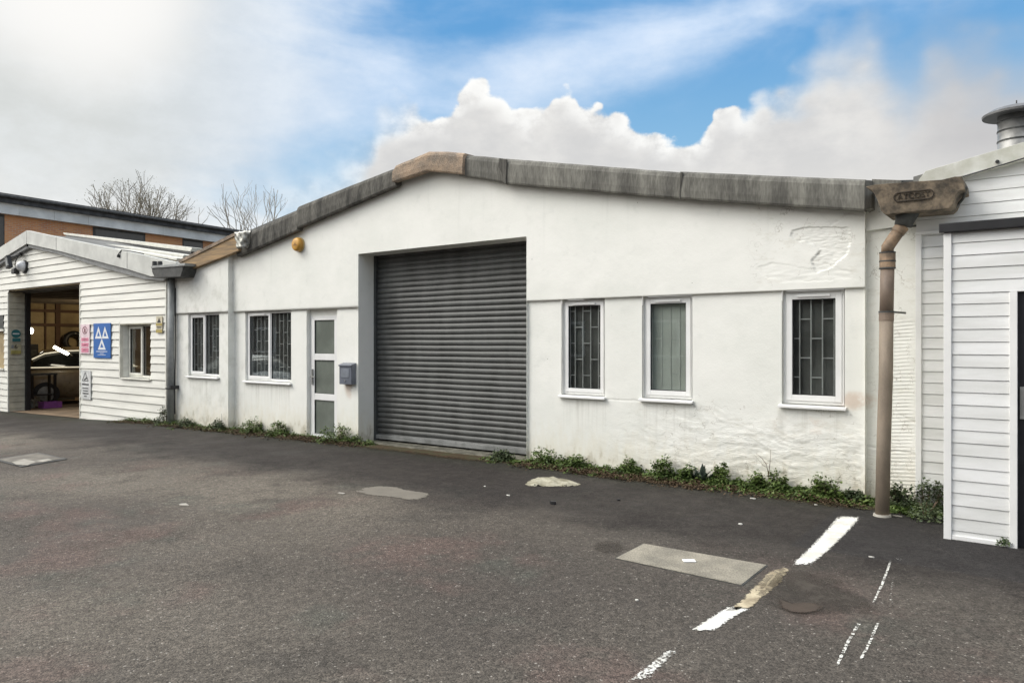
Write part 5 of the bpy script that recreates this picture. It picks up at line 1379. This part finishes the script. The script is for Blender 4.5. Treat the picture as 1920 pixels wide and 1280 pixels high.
# low continuous growth: one uncountable strip, and its dead brown layer
gm, bm2 = MB(), MB()
for i in range(1500):
    f = rnd.random(); px_ = rnd.choice([rnd.uniform(236, 705), rnd.uniform(915, 1640), rnd.uniform(1000, 1640), rnd.uniform(1675, 1768)])
    x = PX(px_); dens = .5+.5*noise.noise(Vector((x*1.7, 0, 0)))
    y = wally(x)-.03-abs(rnd.gauss(0, .13)); c = Vector((x, y, 0)); big = 1.7 if 1000 < px_ < 1640 else 1.6 if px_ < 705 and not 575 < px_ < 605 else 1.0
    leaves(gm, c, .10, .07, (.05+.13*dens**1.5)*big*max(.4, 1-(wally(x)-y)*2.2), int((9+12*dens)*(1.25 if big > 1 else 1)), .012, .026, rnd)
for i in range(1100):
    px_ = rnd.choice([rnd.uniform(240, 700), rnd.uniform(1000, 1330), rnd.uniform(1000, 1620), rnd.uniform(240, 700)])
    x = PX(px_); y = wally(x)-.10-abs(rnd.gauss(0, .15)); leaves(bm2, Vector((x, y, 0)), .11, .08, .075, 26, .007, .020, rnd, .35)
gm.build('low_weeds', M_green, kind='stuff'); bm2.build('dead_weeds', M_brown, kind='stuff')
clumps = [(325, .26, .30, 'tall dark weed clump at the foot of the grey drainpipe', M_green2),
          (372, .26, .12, 'brownish low weed clump under the leftmost rendered window', M_green2),
          (430, .16, .16, 'weed clump at the step between the rendered bays', M_green2),
          (487, .28, .20, 'bright weed clump below the window left of the door', M_green),
          (535, .24, .18, 'rounded weed clump just left of the glazed door', M_green),
          (645, .34, .22, 'broad weed clump under the letter box', M_green),
          (952, .20, .12, 'thin weed clump under the right end of the shutter', M_green2),
          (1035, .22, .17, 'spiky weed clump just right of the shutter', M_green),
          (1095, .18, .13, 'small weed clump under the narrow barred window', M_green),
          (1188, .16, .14, 'small leafy clump under the window with the blind, left side', M_green),
          (1252, .15, .20, 'upright leafy clump under the window with the blind, right side', M_green),
          (1295, .12, .15, 'small weed clump left of the grey green plant', M_green),
          (1358, .13, .19, 'weed clump right of the grey green plant', M_green),
          (1425, .13, .15, 'weed clump left of the bare twiggy stem', M_green),
          (1462, .16, .17, 'weed clump right of the bare twiggy stem', M_green),
          (1560, .19, .20, 'leafy clump below the right corner of the barred window', M_green),
          (1605, .12, .10, 'low dull weed clump at the corner before the brown drainpipe', M_green2),
          (1745, .20, .26, 'bushy feathery weed against the porch corner', M_green2),
          (1690, .13, .17, 'low weed clump just right of the brown drainpipe', M_green2)]
for (px_, rad, h_, lab, mt) in clumps:
    x = PX(px_); yy = wally(x)-.06-rad*.35; root = thing('weed_clump', lab, 'weeds', (x, yy, gz(x)), 'weeds along the foot of the wall')
    r_ = random.Random(px_); m = MB(); st_ = MB()
    for s in range(14):
        a = r_.uniform(0, 2*math.pi); rr = rad*r_.random()**.5*.8; tip = Vector((x+rr*math.cos(a), min(wally(x)-.02, yy+rr*.6*math.sin(a)), gz(x)+1.35*h_*(1-.6*(rr/rad)**2)*r_.uniform(.6, 1.08)))
        st_.tube([Vector((x+rr*.3*math.cos(a), yy+rr*.2*math.sin(a), gz(x))), tip], .0025, 3, caps=False)
        for _ in range(26):
            q_ = tip+Vector((r_.gauss(0, rad*.14), r_.gauss(0, rad*.12), r_.gauss(-.015, .022))); q_.y = min(q_.y, wally(x)-.01)
            s_ = r_.uniform(.010, .021); u = Vector((r_.gauss(0, 1), r_.gauss(0, 1), r_.gauss(0, .5))).normalized(); v = u.cross(Vector((r_.gauss(0, .5), r_.gauss(0, .5), 1))).normalized()
            m.v += [q_-u*s_, q_-v*s_*.7, q_+u*s_, q_+v*s_*.7]; i = len(m.v)-4; m.f.append((i, i+1, i+2, i+3))
    leaves(m, Vector((x, yy, 0)), rad, rad*.8, h_*1.2, 520, .011, .024, r_)
    m.build('foliage', mt, root); st_.build('stems', M_twig, root)
# weed by the porch, in front of the boards
for px_, py_, rad, h_, lab in ((1735, 975, .15, .17, 'loose weed clump spreading from the porch corner onto the tarmac'), (1832, 1013, .05, .05, 'tiny weed at the middle of the porch base'), (1885, 1022, .08, .07, 'small weed at the right end of the porch base')):
    c = G(px_, py_); root = thing('weed_clump', lab, 'weeds', c, 'weeds along the foot of the wall'); m = MB(); r_ = random.Random(px_); st_ = MB()
    for _ in range(int(2600*rad)):
        a = r_.uniform(0, 2*math.pi); rr = rad*r_.random()**.6; q_ = c+Vector((rr*math.cos(a), rr*math.sin(a), .01+h_*r_.random()*(1-(rr/rad)**2*.7)))
        s_ = r_.uniform(.008, .02); u = Vector((r_.gauss(0, 1), r_.gauss(0, 1), r_.gauss(0, .6))).normalized(); v = u.orthogonal().normalized()
        m.v += [q_-u*s_, q_-v*s_*.5, q_+u*s_, q_+v*s_*.5]; i = len(m.v)-4; m.f.append((i, i+1, i+2, i+3))
    for s in range(6): st_.tube([c, c+Vector((r_.uniform(-rad, rad)*.7, r_.uniform(-rad, rad)*.5, h_))], .003, 3, caps=False)
    m.build('foliage', M_green2, root); st_.build('stems', M_twig, root)
# grey green broad-leaved plant
x = PX(1325); c = Vector((x, D-.12, gz(x))); root = thing('broad_leaf_plant', 'grey green broad-leaved plant against the white wall between weeds', 'plant', c)
m = MB(); r_ = random.Random(2)
for k in range(26):
    a = r_.uniform(0, 2*math.pi); el = r_.uniform(.5, 1.4); L = r_.uniform(.12, .27); d = Vector((math.cos(a)*math.cos(el), math.sin(a)*math.cos(el)*.5, math.sin(el))); sd = d.cross(Vector((0, 0, 1))).normalized()*r_.uniform(.02, .038)
    b0_ = c+Vector((r_.gauss(0, .04), 0, .03)); m.quad(b0_, b0_+d*L*.55+sd, b0_+d*L+Vector((0, 0, -.02)), b0_+d*L*.55-sd)
m.build('leaves', M_gg, root); MB().tube([c, c+Vector((0, 0, .12))], .008, 6).build('stems', M_twig, root)
# twiggy stem
b_ = P(1443, 905, D-.12); b_.z = 0; root = thing('dead_stem', 'bare brown twiggy stem standing against the white wall', 'plant', b_)
m = MB()
tp = lambda px, py: P(px, py, D-.14)
for pts, r in (([(1445, 915), (1441, 890), (1437, 870)], .006), ([(1437, 870), (1428, 858), (1418, 850)], .004), ([(1441, 890), (1444, 865), (1445, 842)], .004), ([(1437, 875), (1431, 872), (1415, 853)], .003)):
    m.tube([tp(*q_) for q_ in pts], [r, r*.8, r*.4], 5)
m.build('twigs', M_twig, root)
b_ = P(417, 790, YL-.05); root = thing('dead_stem', 'thin dry stalk under the leftmost rendered window', 'plant', b_)
MB().tube([P(417, 805, YL-.06), P(416, 785, YL-.05), P(415, 775, YL-.04)], [.006, .004, .002], 5).build('twigs', M_twig, root)

# ------------------------------------------------------------------ litter
def scrap(px_, py_, w_, h_, lab, mt, rot=.3, tall=.008, cat='litter'):
    p = G(px_, py_); r_ = random.Random(px_); m = MB(); n = 7
    pts = []
    for k in range(n): a = 2*math.pi*k/n+rot; rr = r_.uniform(.7, 1.1); pts.append(p+Vector((w_*rr*math.cos(a), h_*rr*math.sin(a), .002)))
    m.prism(pts, (0, 0, tall)); o = m.build('litter_scrap', mt, bevel=.001); tag(o, lab, cat, 'scraps lying on the tarmac')
M_scrap = mat('pale_scrap', (.66, .65, .60), .7)
scrap(1388, 983, .022, .018, 'small white scrap between the slab and the weeds', M_scrap)
scrap(1411, 935, .035, .018, 'white scrap at the edge of the weeds below the twiggy stem', M_scrap, .5)
scrap(1530, 947, .02, .012, 'tiny pale scrap at the weeds near the white line end', M_scrap)
scrap(1194, 1126, .012, .010, 'tiny white chip on the open tarmac below the slab', M_scrap)
scrap(953, 929, .03, .012, 'pale sliver on the tarmac between the grey patch and the rubble', M_scrap)
scrap(909, 912, .014, .010, 'white chip nearest the shutter', M_scrap)
scrap(641, 925, .055, .03, 'flat pale stone left of the grey patch', mat('flat_stone', (.36, .34, .30), .8), .1, .006)
scrap(345, 946, .08, .04, 'pale scuffed stone on the open tarmac at left', bpy.data.materials['flat_stone'], .2, .004)
scrap(1037, 945, .045, .02, 'black lump on the tarmac below the rubble patch', M_dark, 0, .03)
scrap(1160, 938, .022, .016, 'small black lump right of the rubble patch', M_dark, 0, .015)
scrap(1634, 1045, .02, .008, 'thin white sliver between the two sets of lines', M_scrap)
scrap(1682, 968, .05, .015, 'pale sliver beside the foot of the brown drainpipe', bpy.data.materials['flat_stone'], .7)

# ------------------------------------------------------------------ across the yard (seen only in the window reflections)
OB = thing('facing_block', 'long dull brick block across the yard, reflected in the windows', 'building', (-15, -9, 0))
MB().box(-60, 14, -14, -9, -.6, 5.0).build('wall', brick_mat('dull_brick', (.12, .07, .05), (.09, .055, .04), (.15, .13, .11)), OB)
MB().box(-60.3, 14.3, -14.3, -8.7, 5.0, 5.35).build('roof', M_dgrey, OB)
for k in range(18):
    wn = MB().box(-57+k*4, -55.2+k*4, -9.0, -8.93, 1.0, 2.4).build('window', M_upvc, OB)
    MB().box(-56.9+k*4, -55.3+k*4, -8.93, -8.92, 1.1, 2.3).build('pane', M_cell, wn)
car('white car parked across the yard, reflected in the left windows', (-21.3, 2.2, gz(-21.3)), R(4), mat('white_paint', (.75, .75, .74), .25, .02, spec=.6))
